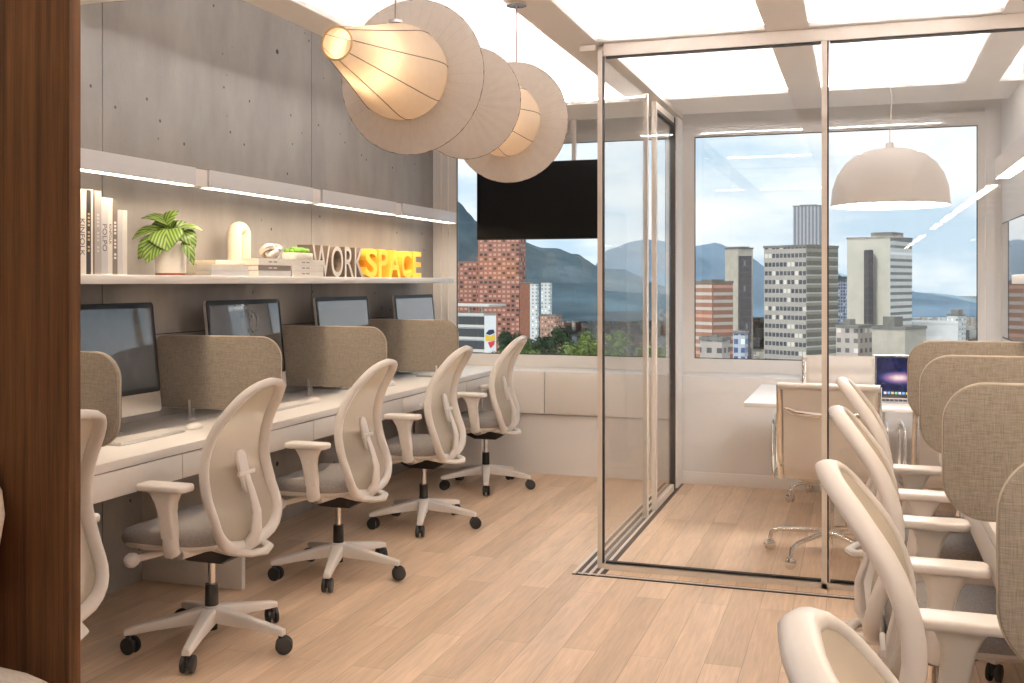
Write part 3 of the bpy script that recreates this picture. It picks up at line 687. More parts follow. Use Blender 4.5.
# back profile: height -> y of the back's middle line, and half width
BYP = [(0.395, -0.150), (0.44, -0.180), (0.52, -0.178), (0.62, -0.143), (0.74, -0.122), (0.86, -0.148), (0.96, -0.210), (1.025, -0.262)]
BWP = [(0.395, 0.0), (0.41, 0.10), (0.44, 0.165), (0.49, 0.202), (0.57, 0.212), (0.68, 0.206), (0.80, 0.190), (0.90, 0.164), (0.97, 0.130), (1.005, 0.092), (1.019, 0.055), (1.025, 0.0)]
def back_pt(sx, z, off=0.0):
    """sx -1..1 across at height z"""
    w_ = cat_interp(BWP, z) if 0.41 < z < 1.005 else interp(BWP, z)
    x = sx * w_
    curve = 0.022 * (x / 0.22) ** 2 * (0.35 + 0.65 * smoothstep((0.98 - z) / 0.3))
    return Vector((x, cat_interp(BYP, z) + curve + off, z))
def make_chair():
    r = empty('office_chair', (0, 0, 0), 'x', 'chair')
    # back frame ring
    pts = []; nn = 26
    zz = [0.395 + (1.025 - 0.395) * (1 - math.cos(PI * k / nn)) / 2 for k in range(nn + 1)]
    right = [back_pt(1, z) for z in zz]; left = [back_pt(-1, z) for z in zz[1:-1]][::-1]
    ring = right + left
    def fw(i):  # broad at the foot, slimmer on the sides
        z = ring[i].z
        return 0.86 + 0.6 * smoothstep((0.52 - z) / 0.12)
    def ctr(i):
        p_ = ring[i]; return (Vector((p_.x * 0.25, p_.y - 1.0, p_.z)) - p_)
    MB().tube(ring, 0.0165, 14, closed=True, flat=(fw, 1.4), up=lambda i: (0.35 * (1 if ring[i].x < 0 else -1) * (abs(ring[i].x) / 0.22), 1, 0)).build('back_frame', M['plastic'], r, smooth=True)
    # mesh stretched across the frame
    g = MB(); R_ = 30; Cn = 14; vs = []; fs = []
    for j in range(R_ + 1):
        z = 0.400 + (1.020 - 0.400) * j / R_
        for i in range(Cn + 1): vs.append(back_pt(-1 + 2 * i / Cn, z, 0.014))
    for j in range(R_):
        for i in range(Cn):
            a = j * (Cn + 1) + i; fs.append((a, a + 1, a + Cn + 2, a + Cn + 1))
    g.add(vs, fs); g.build('back_mesh', M['meshf'], r, smooth=True)
    # spine: two-pronged upright behind the mesh, lumbar pad
    sp_ = [(0, -0.172, 0.41), (0, -0.196, 0.45), (0, -0.200, 0.53), (0, -0.176, 0.61), (0, -0.150, 0.675)]
    s = MB(); s.tube([Vector(p_) for p_ in sp_], [0.040, 0.034, 0.025, 0.019, 0.015], 12, flat=(1, 0.5), up=(0, 1, 0)); s.build('spine', M['plastic'], r, smooth=True)
    lp = MB(); c = back_pt(0, 0.69, -0.012)
    lp.prism(rrect(0.058, 0.165, 0.028, 6), 'y', -0.007, 0.007); o = lp.build('lumbar_pad', M['plastic2'], r, bevel=0.003, angle=60); o.location = (0.0, c.y - 0.004, 0.68); o.rotation_euler = (math.radians(-14), 0, 0)
    MB().box(-0.055, 0.055, -0.006, 0.006, -0.009, 0.009).build('lumbar_bar', M['plastic2'], r, bevel=0.004).location = (0, c.y - 0.016, 0.675)
    # lower yoke carrying the back
    s = MB(); s.tube([(-0.105, -0.06, 0.410), (-0.10, -0.15, 0.395), (-0.06, -0.215, 0.385), (0, -0.235, 0.382), (0.06, -0.215, 0.385), (0.10, -0.15, 0.395), (0.105, -0.06, 0.410)], 0.017, 10, flat=(1.1, 0.8)).build('back_yoke', M['plastic2'], r, smooth=True)
    # seat cushion and pan
    def srings(zs_, pw, infl):
        out = []
        for z, k in zs_:
            rg = []
            for i in range(40):
                a = 2 * PI * i / 40; ca, sa = math.cos(a), math.sin(a)
                ex = 2 / 3.6
                x = 0.245 * k * math.copysign(abs(ca) ** ex, ca); y = 0.082 + 0.212 * k * math.copysign(abs(sa) ** ex, sa)
                x *= 1.0 - 0.10 * smoothstep((-y) / 0.25)
                dz = -0.022 * smoothstep((y - 0.19) / 0.12) + infl * 0.012 * (abs(x) / 0.24) ** 2
                rg.append(Vector((x, y, z + dz)))
            out.append(rg)
        return out
    s = MB(); s.ring_loft(srings([(0.418, 0.90), (0.424, 0.97), (0.445, 1.0), (0.465, 0.985), (0.478, 0.93), (0.484, 0.8), (0.481, 0.5), (0.478, 0.05)], 0, 1)); s.build('seat', M['seatf'], r, smooth=True)
    s = MB(); s.ring_loft(srings([(0.385, 0.55), (0.398, 0.86), (0.412, 0.94), (0.422, 0.945)], 0, 1)); s.build('seat_pan', M['plastic'], r, smooth=True)
    # tilt mechanism
    s = MB(); s.prism([(-0.16, 0.405), (0.13, 0.405), (0.12, 0.36), (0.06, 0.335), (-0.09, 0.335), (-0.14, 0.365)], 'x', -0.075, 0.075).build('mechanism', M['black'], r, bevel=0.012)
    kb = MB()
    kb.cyl((-0.07, 0.09, 0.385), (-0.245, 0.155, 0.380), 0.011, 0.013, 12).build('lever', M['plastic2'], r, smooth=True)
    kn = MB(); kn.lathe([(0, -0.03), (0.012, -0.028), (0.024, -0.015), (0.028, 0), (0.024, 0.016), (0.012, 0.026), (0, 0.028)], (-0.262, 0.163, 0.379), 'x', 18).build('knob', M['plastic'], r, smooth=True)
    # column
    MB().cyl((0, 0, 0.235), (0, 0, 0.345), 0.0135, n=18).build('gas_lift', M['chrome'], r, smooth=True)
    MB().lathe([(0.0, 0.062), (0.022, 0.062), (0.022, 0.12), (0.026, 0.145), (0.024, 0.238), (0.0, 0.238)], n=20).build('column_sleeve', M['black'], r, smooth=True)
    # arms
    for sx in (-1, 1):
        x = sx * 0.268
        pad = MB().prism(rrect(0.094, 0.208, 0.028, 6, x - sx * 0.006, 0.018), 'z', 0.643, 0.669)
        pad.build('arm_pad', M['plastic'], r, bevel=0.009, seg=3, angle=60)
        s = MB()
        rings = []
        for (z, hw, hy, yc) in ((0.643, 0.033, 0.062, 0.01), (0.630, 0.030, 0.052, 0.01), (0.605, 0.026, 0.040, 0.008), (0.57, 0.023, 0.033, 0.004), (0.50, 0.021, 0.031, -0.006), (0.475, 0.0205, 0.030, -0.009)):
            rings.append([Vector((x + px, yc + py, z)) for px, py in rrect(hw * 2, hy * 2, min(hw, hy) * 0.55, 4)])
        s.ring_loft(rings); up_ = s.build('arm_post', M['plastic2'], r, smooth=True)
        MB().cyl((x + sx * 0.02, 0.0, 0.585), (x + sx * 0.026, 0.0, 0.585), 0.007, n=12).build('arm_button', M['plastic'], up_, smooth=True)
        s = MB()
        path = [Vector((x, -0.009, 0.49)), Vector((x, -0.012, 0.445)), Vector((x - sx * 0.008, -0.013, 0.418)), Vector((x - sx * 0.035, -0.013, 0.405)), Vector((x - sx * 0.11, -0.015, 0.398)), Vector((x - sx * 0.19, -0.015, 0.392))]
        s.tube(path, [0.023, 0.024, 0.024, 0.021, 0.017, 0.015], 12, flat=(1.35, 0.95), up=lambda i: (sx, 0, 0.01) if i < 2 else ((sx * 0.7, 0, 0.7) if i < 4 else (0, 0, 1)))
        s.build('arm_bracket', M['plastic'], r, smooth=True)
    # five-star base with twin-wheel casters
    for k in range(5):
        a = 2 * PI * k / 5 + 1.5 * PI
        T = Matrix.Rotation(a - PI / 2, 4, 'Z')
        rings = []
        for (y, hw, zt_, zb) in ((0.015, 0.030, 0.150, 0.098), (0.06, 0.027, 0.145, 0.092), (0.18, 0.0205, 0.122, 0.084), (0.295, 0.0165, 0.099, 0.072), (0.318, 0.015, 0.092, 0.070)):
            rings.append([T @ Vector((px, y, z)) for px, z in ((-hw, zb), (-hw, zt_ - 0.006), (-hw + 0.006, zt_), (hw - 0.006, zt_), (hw, zt_ - 0.006), (hw, zb))])
        leg = MB().ring_loft(rings).build('base_leg', M['plastic'], r, bevel=0.002)
        c0 = T @ Vector((0, 0.303, 0))
        cs = MB(); rot = Matrix.Translation(c0) @ Matrix.Rotation(k * 1.9 + 0.5, 4, 'Z')
        for sx in (-1, 1):
            prof = [(0.0, 0.006), (0.024, 0.006), (0.031, 0.009), (0.0325, 0.015), (0.031, 0.022), (0.020, 0.0245), (0.0, 0.0245)]
            rg = []
            for rr, h in prof:
                rg.append([rot @ Vector((sx * h, -0.012 + max(rr, 1e-5) * math.cos(2 * PI * q / 20), 0.033 + max(rr, 1e-5) * math.sin(2 * PI * q / 20))) for q in range(20)])
            cs.ring_loft(rg, False)
        cs.cyl(rot @ Vector((0, 0, 0.035)), rot @ Vector((0, 0, 0.074)), 0.0095, n=10)
        cs.box(-0.006, 0.006, -0.03, 0.012, 0.028, 0.05, M_=rot)
        cs.build('caster', M['black'], leg, smooth=True)
    MB().lathe([(0.0, 0.092), (0.036, 0.092), (0.038, 0.10), (0.036, 0.148), (0.028, 0.156), (0.0, 0.156)], n=24).build('base_hub', M['plastic'], r, smooth=True)
    return r
ch = make_chair()
# local front is +y; left chairs face -x (rz = +90), right chairs face +x (rz = -90)
LC = [(-2.355, 2.435, 90, 'white mesh office chair half hidden behind the walnut panel'),
      (-2.37, 3.473, 90, 'white mesh office chair nearest in full view at the left desk'),
      (-2.365, 4.50, 90, 'white mesh office chair second in full view along the left desk'),
      (-2.38, 5.57, 91, 'white mesh office chair third in full view along the left desk'),
      (-2.42, 6.74, 92, 'white mesh office chair farthest along the left desk by the window cabinet')]
RC = [(0.20, 1.175, -90, 'white mesh office chair cut off at the lower right, closest to the camera'),
      (0.20, 2.22, -90, 'white mesh office chair at the right, second closest to the camera'),
      (0.20, 3.21, -90, 'white mesh office chair at the right, third from the camera'),
      (0.20, 4.18, -90, 'white mesh office chair at the right beside the glass partition')]
for k, (x, y, a, l) in enumerate(LC + RC):
    o = ch if k == 0 else copy_tree(ch)
    o.location = (x, y, 0); o.rotation_euler = (0, 0, math.radians(a)); o['label'] = l
    o['group'] = 'mesh chairs at the left desk' if k < len(LC) else 'mesh chairs at the right desk'

# ============================================================ MEETING ROOM
t = empty('meeting_table', (0.145, 6.4, 0), 'white rectangular meeting table inside the glass room', 'table')
MB().box(-0.745, 0.745, -0.54, 0.54, 0.715, 0.74).build('tabletop', M['lam'], t, bevel=0.004)
for sx in (-0.25, 0.55):
    MB().box(sx - 0.03, sx + 0.03, -0.12, 0.12, 0.002, 0.714).build('leg', M['lam'], t, bevel=0.004)
def pad_chair(x, y, rz, lab):
    """aluminium soft pad chair, local front +y"""
    r = empty('meeting_chair', (x, y, 0), lab, 'chair', math.radians(rz), 'white leather meeting chairs')
    # side rails run from the seat front up the back
    prof = [(0.23, 0.455), (0.20, 0.44), (0.0, 0.425), (-0.17, 0.43), (-0.215, 0.47), (-0.235, 0.56), (-0.262, 0.72), (-0.292, 0.90)]
    for sx in (-1, 1):
        MB().tube([Vector((sx * 0.225, a, b)) for a, b in prof], 0.011, 8, flat=(0.7, 1.6), up=(1, 0, 0)).build('side_rail', M['chrome'], r, smooth=True)
    # upholstered sling with stitched pads
    s = MB(); top = []; n_ = 44
    # resample profile
    P = [Vector((0, a, b)) for a, b in prof]
    Ls = [0]
    for a, b in zip(P, P[1:]): Ls.append(Ls[-1] + (b - a).length)
    def at_len(l):
        for i in range(len(P) - 1):
            if l <= Ls[i + 1] + 1e-9:
                t_ = (l - Ls[i]) / (Ls[i + 1] - Ls[i]); return P[i].lerp(P[i + 1], t_)
        return P[-1]
    rings = []
    for j in range(n_ + 1):
        l = Ls[-1] * j / n_; p0 = at_len(l); p1 = at_len(min(l + 0.01, Ls[-1])); p2 = at_len(max(l - 0.01, 0)); tt = (p1 - p2).normalized()
        nrm = Vector((0, -tt.z, tt.y)); nrm = -nrm if nrm.z + nrm.y < 0 else nrm
        th = 0.014 + 0.016 * abs(math.sin(PI * j / 5.5))
        if l > Ls[3] : nrm = Vector((0, abs(nrm.y), nrm.z))
        rings.append([p0 + Vector((-0.213, 0, 0)) + nrm * th * 0.4, p0 + Vector((-0.19, 0, 0)) + nrm * th, p0 + Vector((0.19, 0, 0)) + nrm * th, p0 + Vector((0.213, 0, 0)) + nrm * th * 0.4, p0 + Vector((0.213, 0, 0)) - nrm * 0.004, p0 + Vector((-0.213, 0, 0)) - nrm * 0.004])
    s.ring_loft(rings).build('upholstery', M['leather'], r, smooth=True)
    MB().tube([(-0.235, -0.293, 0.895), (0.235, -0.293, 0.895)], 0.017, 12).build('top_roll', M['leather'], r, smooth=True)
    MB().tube([(-0.222, -0.265, 0.79), (-0.15, -0.298, 0.765), (0, -0.31, 0.757), (0.15, -0.298, 0.765), (0.222, -0.265, 0.79)], 0.009, 8, flat=(0.6, 1.3)).build('back_spreader', M['chrome'], r, smooth=True)
    MB().tube([(-0.22, 0.02, 0.42), (-0.10, 0.0, 0.385), (0.10, 0.0, 0.385), (0.22, 0.02, 0.42)], 0.012, 8).build('seat_spreader', M['chrome'], r, smooth=True)
    for sx in (-1, 1):
        loop = rrect(0.24, 0.27, 0.05, 5, -0.07, 0.565)
        MB().tube([(sx * 0.268, a, b) for a, b in loop], 0.013, 10, closed=True, flat=(1.9, 0.6), up=(1, 0, 0)).build('armrest', M['chrome'], r, smooth=True)
    MB().prism([(-0.14, 0.385), (0.10, 0.385), (0.05, 0.355), (-0.06, 0.35)], 'x', -0.045, 0.045).build('mechanism', M['alu'], r, bevel=0.006)
    MB().cyl((0, 0, 0.12), (0, 0, 0.36), 0.016, n=16).build('column', M['chrome'], r, smooth=True)
    for k in range(5):
        a = 2 * PI * k / 5 + 0.35; d = Vector((math.cos(a), math.sin(a), 0))
        lg = MB().tube([d * 0.0 + Vector((0, 0, 0.125)), d * 0.08 + Vector((0, 0, 0.135)), d * 0.26 + Vector((0, 0, 0.118)), d * 0.305 + Vector((0, 0, 0.10)), d * 0.315 + Vector((0, 0, 0.062))], [0.018, 0.015, 0.012, 0.011, 0.010], 10).build('base_leg', M['chrome'], r, smooth=True)
        c = MB(); rot = Matrix.Translation(d * 0.315) @ Matrix.Rotation(a + 0.6 + k, 4, 'Z')
        for sx in (-1, 1):
            rg = []
            for rr, h in [(0, 0.005), (0.024, 0.005), (0.0275, 0.010), (0.0275, 0.017), (0.022, 0.020), (0, 0.020)]:
                rg.append([rot @ Vector((sx * h, max(rr, 1e-5) * math.cos(2 * PI * q / 18), 0.028 + max(rr, 1e-5) * math.sin(2 * PI * q / 18))) for q in range(18)])
            c.ring_loft(rg, False)
        c.box(-0.005, 0.005, -0.02, 0.02, 0.02, 0.06, M_=rot)
        c.build('caster', M['chrome'], lg, smooth=True)
    return r
pad_chair(-0.14, 5.54, 0, 'white leather chrome chair seen from behind at the near side of the meeting table')
pad_chair(-0.12, 6.98, 180, 'white leather chair across the meeting table, back to the window')
pad_chair(0.46, 5.50, 4, 'chrome armed meeting chair behind the linen screens, right of the first')
# laptop
lp = empty('laptop', (0.26, 6.02, 0.741), 'open silver laptop with a purple galaxy picture on the meeting table', 'laptop', math.radians(0))
MB().box(-0.18, 0.18, -0.12, 0.12, 0, 0.016).build('laptop_base', M['alu'], lp, bevel=0.004)
kk = MB()
for i in range(5):
    for j in range(13): kk.box(-0.145 + j * 0.0225, -0.145 + j * 0.0225 + 0.019, -0.005 + i * 0.018, 0.010 + i * 0.018, 0.0162, 0.0175)
kk.build('keys', M['black'], lp)
T = Matrix.Translation((0, 0.118, 0.016)) @ Matrix.Rotation(math.radians(-14), 4, 'X')
ldd = MB().box(-0.18, 0.18, 0, 0.008, 0, 0.245, M_=T).build('lid', M['alu'], lp, bevel=0.003)
MB().box(-0.176, 0.176, -0.002, -0.0002, 0.004, 0.241, M_=T).build('bezel', M['black'], ldd)
def galaxy():
    m, t_, out = new_mat('laptop_picture'); K = t_.links.new
    c = N(t_, 'ShaderNodeTexCoord'); mp_ = N(t_, 'ShaderNodeMapping'); mp_.inputs['Location'].default_value = (0.05, 0, -0.13); K(c.outputs['Object'], mp_.inputs[0])
    mp2 = N(t_, 'ShaderNodeMapping'); mp2.inputs['Rotation'].default_value = (0, math.radians(18), 0); mp2.inputs['Scale'].default_value = (9, 0.01, 26); K(mp_.outputs[0], mp2.inputs[0])
    g_ = N(t_, 'ShaderNodeTexGradient', gradient_type='SPHERICAL')
    n_ = N(t_, 'ShaderNodeTexNoise'); n_.inputs['Scale'].default_value = 18; n_.inputs['Detail'].default_value = 6; K(c.outputs['Object'], n_.inputs['Vector'])
    K(mp2.outputs[0], g_.inputs[0])
    mu = N(t_, 'ShaderNodeMath', operation='MULTIPLY_ADD'); K(n_.outputs[0], mu.inputs[0]); mu.inputs[1].default_value = 0.30; K(g_.outputs[0], mu.inputs[2])
    r_ = N(t_, 'ShaderNodeValToRGB'); e_ = r_.color_ramp.elements
    e_[0].position = 0.12; e_[0].color = (0.012, 0.016, 0.06, 1); e_[1].position = 1.0; e_[1].color = (1, 0.85, 0.8, 1)
    a_ = e_.new(0.35); a_.color = (0.07, 0.08, 0.28, 1); b_ = e_.new(0.65); b_.color = (0.45, 0.22, 0.38, 1)
    K(mu.outputs[0], r_.inputs[0]); em = N(t_, 'ShaderNodeEmission'); em.inputs[1].default_value = 0.7; K(r_.outputs[0], em.inputs[0]); K(em.outputs[0], out.inputs[0]); return m
MB().box(-0.166, 0.166, -0.0028, -0.0021, 0.022, 0.230, M_=T).build('display', galaxy(), ldd)
ic = MB(); icm = [emitter('icon_%d' % i, c, 0.9) for i, c in enumerate([(0.8, 0.8, 0.85), (0.2, 0.5, 0.9), (0.9, 0.6, 0.2), (0.3, 0.7, 0.4)])]
for i in range(14): ic.box(-0.13 + i * 0.019, -0.13 + i * 0.019 + 0.014, -0.0034, -0.0029, 0.025, 0.038, icm[i % 4], M_=T)
ic.build('icon_row', None, ldd)
# dome pendant
dm = empty('dome_pendant', (0.15, 5.72, ZS + 0.52), 'large white dome pendant lamp hanging in the glass room', 'pendant lamp')
dz = -(ZS + 0.52) 
prof = [(0.003, 2.085), (0.05, 2.085), (0.11, 2.075), (0.17, 2.05), (0.22, 2.01), (0.26, 1.95), (0.283, 1.88), (0.292, 1.79), (0.288, 1.79), (0.279, 1.88), (0.256, 1.948), (0.216, 2.006), (0.168, 2.045), (0.11, 2.068), (0.05, 2.078), (0.003, 2.078)]
MB().lathe(prof, (0, 0, dz), n=48).build('shade', M['plastic'], dm, smooth=True)
MB().cyl((0, 0, 2.085 + dz), (0, 0, 2.115 + dz), 0.022, 0.018, 18).build('cap', M['plastic'], dm, smooth=True)
MB().tube([(0, 0, 2.11 + dz), (0.004, 0, 2.25 + dz), (0.012, 0, 2.35 + dz), (-0.02, 0, 2.5 + dz), (-0.05, 0, 2.8 + dz), (-0.055, 0, ZC + dz)], 0.003, 6).build('cable', M['plastic2'], dm, smooth=True)
MB().lathe([(0.0, 1.815), (0.272, 1.815), (0.272, 1.822), (0.0, 1.822)], (0, 0, dz), n=40).build('diffuser', M['domeled'], dm)
# wall television on the right wall of the glass room
tv = empty('wall_television', (XR - 0.001, 6.65, 1.05), 'dark glossy television on the right wall inside the glass room', 'television')
MB().box(-0.05, 0, -0.52, 0.52, 0, 0.72).build('housing', M['black'], tv, bevel=0.004)
MB().box(-0.0515, -0.0502, -0.51, 0.51, 0.012, 0.71).build('display', M['screen'], tv)
# ceiling-hung television before the left window
tv = empty('hanging_television', (-2.19, 7.17, ZS), 'black flat television hanging from the ceiling before the left window', 'television')
MB().box(-0.455, 0.455, 0.0, 0.035, 1.705 - ZS, 2.262 - ZS).build('housing', M['black'], tv, bevel=0.004)
MB().box(-0.45, 0.45, -0.0015, -0.0002, 1.712 - ZS, 2.256 - ZS).build('display', M['tv'], tv)
for x in (-0.255, 0.265):
    MB().box(x - 0.015, x + 0.015, 0.037, 0.062, 2.0 - ZS, -0.001).build('ceiling_pole', M['plastic'], tv, bevel=0.002)

# ============================================================ PENDANT LAMPS
def pendant(ytip, lab, canopy_y, extra_disc):
    X, Z = -1.35, 2.05
    r = empty('pendant_lamp', (X, canopy_y, ZS), lab, 'pendant lamp')
    off = Vector((0, -canopy_y, Z - ZS))
    L_ = 0.50
    prof = [(0.0, 0.045), (0.10, 0.070), (0.20, 0.096), (0.29, 0.121), (0.34, 0.135), (0.38, 0.144), (0.42, 0.147), (0.455, 0.142), (0.48, 0.130), (0.492, 0.120)]
    s = MB().lathe([(rr, h) for h, rr in prof] , (0, ytip, 0), 'y', 56); o = s.build('shade', M['shade'], r, smooth=True); o.location = off
    for k in range(8):
        a = 2 * PI * (k + 0.15) / 8
        pts = [Vector(((rr + 0.0008) * math.cos(a), ytip + h, (rr + 0.0008) * math.sin(a))) for h, rr in prof]
        b = MB().tube(pts, 0.0016, 5).build('rib', M['rib'], r); b.location = off
    def hoop(y, rr, n, mat, t_=0.0022):
        b = MB().tube([Vector((rr * math.cos(2 * PI * k / 56), y, rr * math.sin(2 * PI * k / 56))) for k in range(56)], t_, 6, closed=True, up=(0, 1, 0)).build(n, mat, r, smooth=True); b.location = off
    hoop(ytip, 0.045, 'tip_ring', M['brass'], 0.003)
    def disc(y, R_, r0):
        # wide flat collar of pleated cloth with depth
        s = MB(); n = 96; rings = []
        for rr, dy in ((r0, -0.006), (R_ * 0.75, -0.008), (R_, -0.002), (R_, 0.004), (R_ * 0.75, 0.012), (r0, 0.008)):
            rings.append([Vector((rr * math.cos(2 * PI * k / n), y + dy + (0.0012 if k % 4 == 0 else 0), rr * math.sin(2 * PI * k / n))) for k in range(n)])
        s.ring_loft(rings, False, True); b = s.build('disc', M['disc'], r, smooth=True); b.location = off
        sm = MB()
        for k in range(36):
            a = 2 * PI * k / 36; d = Vector((math.cos(a), 0, math.sin(a)))
            sm.tube([d * (r0 + 0.002) + Vector((0, y - 0.0066, 0)), d * R_ * 0.75 + Vector((0, y - 0.0086, 0)), d * R_ * 0.99 + Vector((0, y - 0.003, 0))], 0.0006, 4)
        q_ = sm.build('seams', M['rib2'], b); 
        hoop(y, R_, 'disc_rim', M['rib'], 0.0016)
    disc(ytip + L_, 0.245, 0.118)
    if extra_disc: disc(ytip + 0.012, 0.203, 0.047)
    # rear cone closing the lamp
    prof2 = [(0.0, 0.146), (0.03, 0.12), (0.07, 0.07), (0.09, 0.03)]
    b = MB().lathe([(rr, h) for h, rr in prof2], (0, ytip + L_ + 0.004, 0), 'y', 40).build('rear_cone', M['shade'], r, smooth=True); b.location = off
    bl = MB().lathe([(0, -0.028), (0.018, -0.022), (0.028, -0.004), (0.028, 0.01), (0.018, 0.03), (0.012, 0.045), (0, 0.05)], (0, ytip + 0.17, -0.01), 'y', 20).build('bulb', M['bulb'], r, smooth=True); bl.location = off
    b = MB().cyl((0, ytip + 0.215, -0.01), (0, ytip + L_ + 0.09, 0), 0.012, n=14).build('socket', M['brass'], r, smooth=True); b.location = off
    yc = canopy_y
    ztop = 0.143 if not extra_disc else 0.02
    b = MB().cyl((0, yc, ztop), (0, yc, ztop + 0.010), 0.022, n=20).build('cap', M['alu'], r, smooth=True); b.location = off
    b = MB().cyl((0, yc, ztop + 0.008), (0, yc, ZS - Z - 0.012), 0.0028, n=8).build('cable', M['rib'], r, smooth=True); b.location = off
    b = MB().cyl((0, yc, ZS - Z - 0.014), (0, yc, ZS - Z - 0.001), 0.042, n=32).build('canopy', M['chrome'], r, smooth=True); b.location = off
    return r
M['rib2'] = pbr('lamp_seam', (0.74, 0.68, 0.62), 0.8, var=0.05)
pendant(2.56, 'cream cone pendant lamp pointing at the camera, nearest, with wide cloth disc', 2.94, False)
pendant(3.55, 'cream pendant lamp with two cloth discs, behind the nearest lamp', 4.135, True)
# ============================================================ SHELF OBJECTS
def text_mb(body, size, depth, M_, bold=0.0):
    cu = bpy.data.curves.new('t', 'FONT'); cu.body = body; cu.size = size; cu.extrude = depth / 2; cu.offset = bold
    cu.align_x = 'LEFT'; cu.resolution_u = 6
    o = bpy.data.objects.new('t', cu); COL.objects.link(o)
    dg = bpy.context.evaluated_depsgraph_get(); me = bpy.data.meshes.new_from_object(o.evaluated_get(dg))
    vs = [M_ @ v.co for v in me.vertices]; fs = [list(p.vertices) for p in me.polygons]
    bpy.data.objects.remove(o); bpy.data.curves.remove(cu); bpy.data.meshes.remove(me)
    return MB().add(vs, fs)
def bcol(name, c): return pbr(name, c, 0.55, var=0.03, scale=30)
PAG = pbr('paper_pages', (0.80, 0.74, 0.66), 0.9, var=0.06, scale=4, stretch=(1, 1, 90))
B = {'white': bcol('cover_white', (0.80, 0.76, 0.71)), 'black': bcol('cover_black', (0.03, 0.028, 0.025)), 'brown': bcol('cover_brown', (0.16, 0.11, 0.07)), 'grey': bcol('cover_grey', (0.40, 0.37, 0.35)), 'lgrey': bcol('cover_light_grey', (0.60, 0.59, 0.60)), 'tan': bcol('cover_tan', (0.66, 0.52, 0.36)), 'dark': bcol('cover_dark_taupe', (0.20, 0.165, 0.14)), 'ink': bcol('ink_grey', (0.18, 0.16, 0.15)), 'gold': bcol('ink_gold', (0.55, 0.40, 0.18)), 'cream': bcol('cover_cream', (0.80, 0.71, 0.57))}
def book(y, th, hh, dp_, col, lab, txt=None, tcol='ink', x=-2.905, lean=0.0, tsz=0.02):
    """upright book, spine towards the room (+x)"""
    r = empty('book', (x, y, SHZ + 0.001), lab, 'book', 0, 'upright books on the shelf')
    r.rotation_euler = (lean, 0, 0)
    MB().box(-dp_, 0, 0, 0.0025, 0, hh).box(-dp_, 0, th - 0.0025, th, 0, hh).box(-0.003, 0, 0.0025, th - 0.0025, 0, hh).build('cover', B[col], r)
    MB().box(-dp_ + 0.004, -0.0035, 0.003, th - 0.003, 0.003, hh - 0.003).build('pages', PAG, r)
    if txt:
        T = Matrix.Translation((0.0007, th / 2 - tsz * 0.36, hh * 0.68)) @ Matrix(((0, 0, 1, 0), (0, 1, 0, 0), (1, 0, 0, 0), (0, 0, 0, 1))) @ Matrix.Identity(4)
        # reading downwards: text x -> -z, text y -> +y, normal -> +x
        T = Matrix.Translation((0.0007, th / 2 - tsz * 0.34, hh * 0.66)) @ Matrix(((0, 0, 1, 0), (0, 1, 0, 0), (-1, 0, 0, 0), (0, 0, 0, 1)))
        if txt == '#':      # lettering too small to read in the photo: short printed dashes
            mk_ = MB()
            for q_ in range(11):
                if q_ in (4, 8): continue
                zq = hh * 0.70 - q_ * 0.0145; mk_.box(0.0002, 0.0008, th / 2 - tsz * 0.28, th / 2 + tsz * 0.28, zq, zq + 0.0085)
            mk_.build('spine_print', B[tcol], r)
        else: text_mb(txt, tsz, 0.0006, T, 0.0003).build('spine_title', B[tcol], r)
    return r
by = 3.365
specs = [(0.052, 0.335, 'white', 'thick white book with dark title at the left end of the upright row', 'KINFOLK', 'ink', 0.036),
         (0.030, 0.335, 'black', 'black book with gold lettering among the upright books', '#', 'gold', 0.02),
         (0.012, 0.338, 'white', 'thin white book standing right of the black book', None, None, 0),
         (0.010, 0.335, 'brown', 'thin dark brown book in the middle of the upright row', None, None, 0),
         (0.044, 0.335, 'grey', 'tall grey book with faint lettering in the upright row', '#', 'lgrey', 0.022),
         (0.044, 0.312, 'lgrey', 'pale grey book with large faint lettering in the upright row', 'POLPO', 'ink', 0.036),
         (0.032, 0.312, 'white', 'white book with small dark title right of the pale grey one', 'KINFOLK', 'ink', 0.02),
         (0.034, 0.298, 'dark', 'dark taupe book with white vertical lettering in the upright row', '#', 'white', 0.022),
         (0.034, 0.268, 'lgrey', 'short pale book next to the last of the upright row', None, None, 0),
         (0.034, 0.268, 'white', 'short white book ending the upright row at its right', None, None, 0)]
for th, hh, c, lab, tx, tcl, ts in specs:
    th *= 0.86
    book(by, th, hh, 0.20, c, lab, tx, tcl or 'ink', lean=0.0, tsz=ts or 0.02); by += th + 0.001
def flatbook(y0, y1, x0, x1, z, th, col, lab, group='books lying on the shelf', spine=None):
    r = empty('book', ((x0 + x1) / 2, (y0 + y1) / 2, z), lab, 'book', 0, group)
    a, b = (x1 - x0) / 2, (y1 - y0) / 2
    MB().box(-a, a, -b, b, 0, 0.002).box(-a, a, -b, b, th - 0.002, th).box(a - 0.0025, a, -b, b, 0.002, th - 0.002).build('cover', B[col], r)
    MB().box(-a + 0.003, a - 0.003, -b + 0.004, b - 0.003, 0.0022, th - 0.0022).build('pages', PAG, r)
    if spine:
        T = Matrix.Translation((a + 0.0006, -b * 0.55, th * 0.3)) @ Matrix(((0, 0, 1, 0), (1, 0, 0, 0), (0, 1, 0, 0), (0, 0, 0, 1)))
        mk_ = MB()
        for q_ in range(7):
            if q_ == 3: continue
            yq = -b * 0.4 + q_ * 0.012; mk_.box(a + 0.0002, a + 0.0007, yq, yq + 0.008, th * 0.38, th * 0.60)
        mk_.build('spine_print', B['ink' if col != 'dark' else 'white'], r)
z0 = SHZ + 0.001
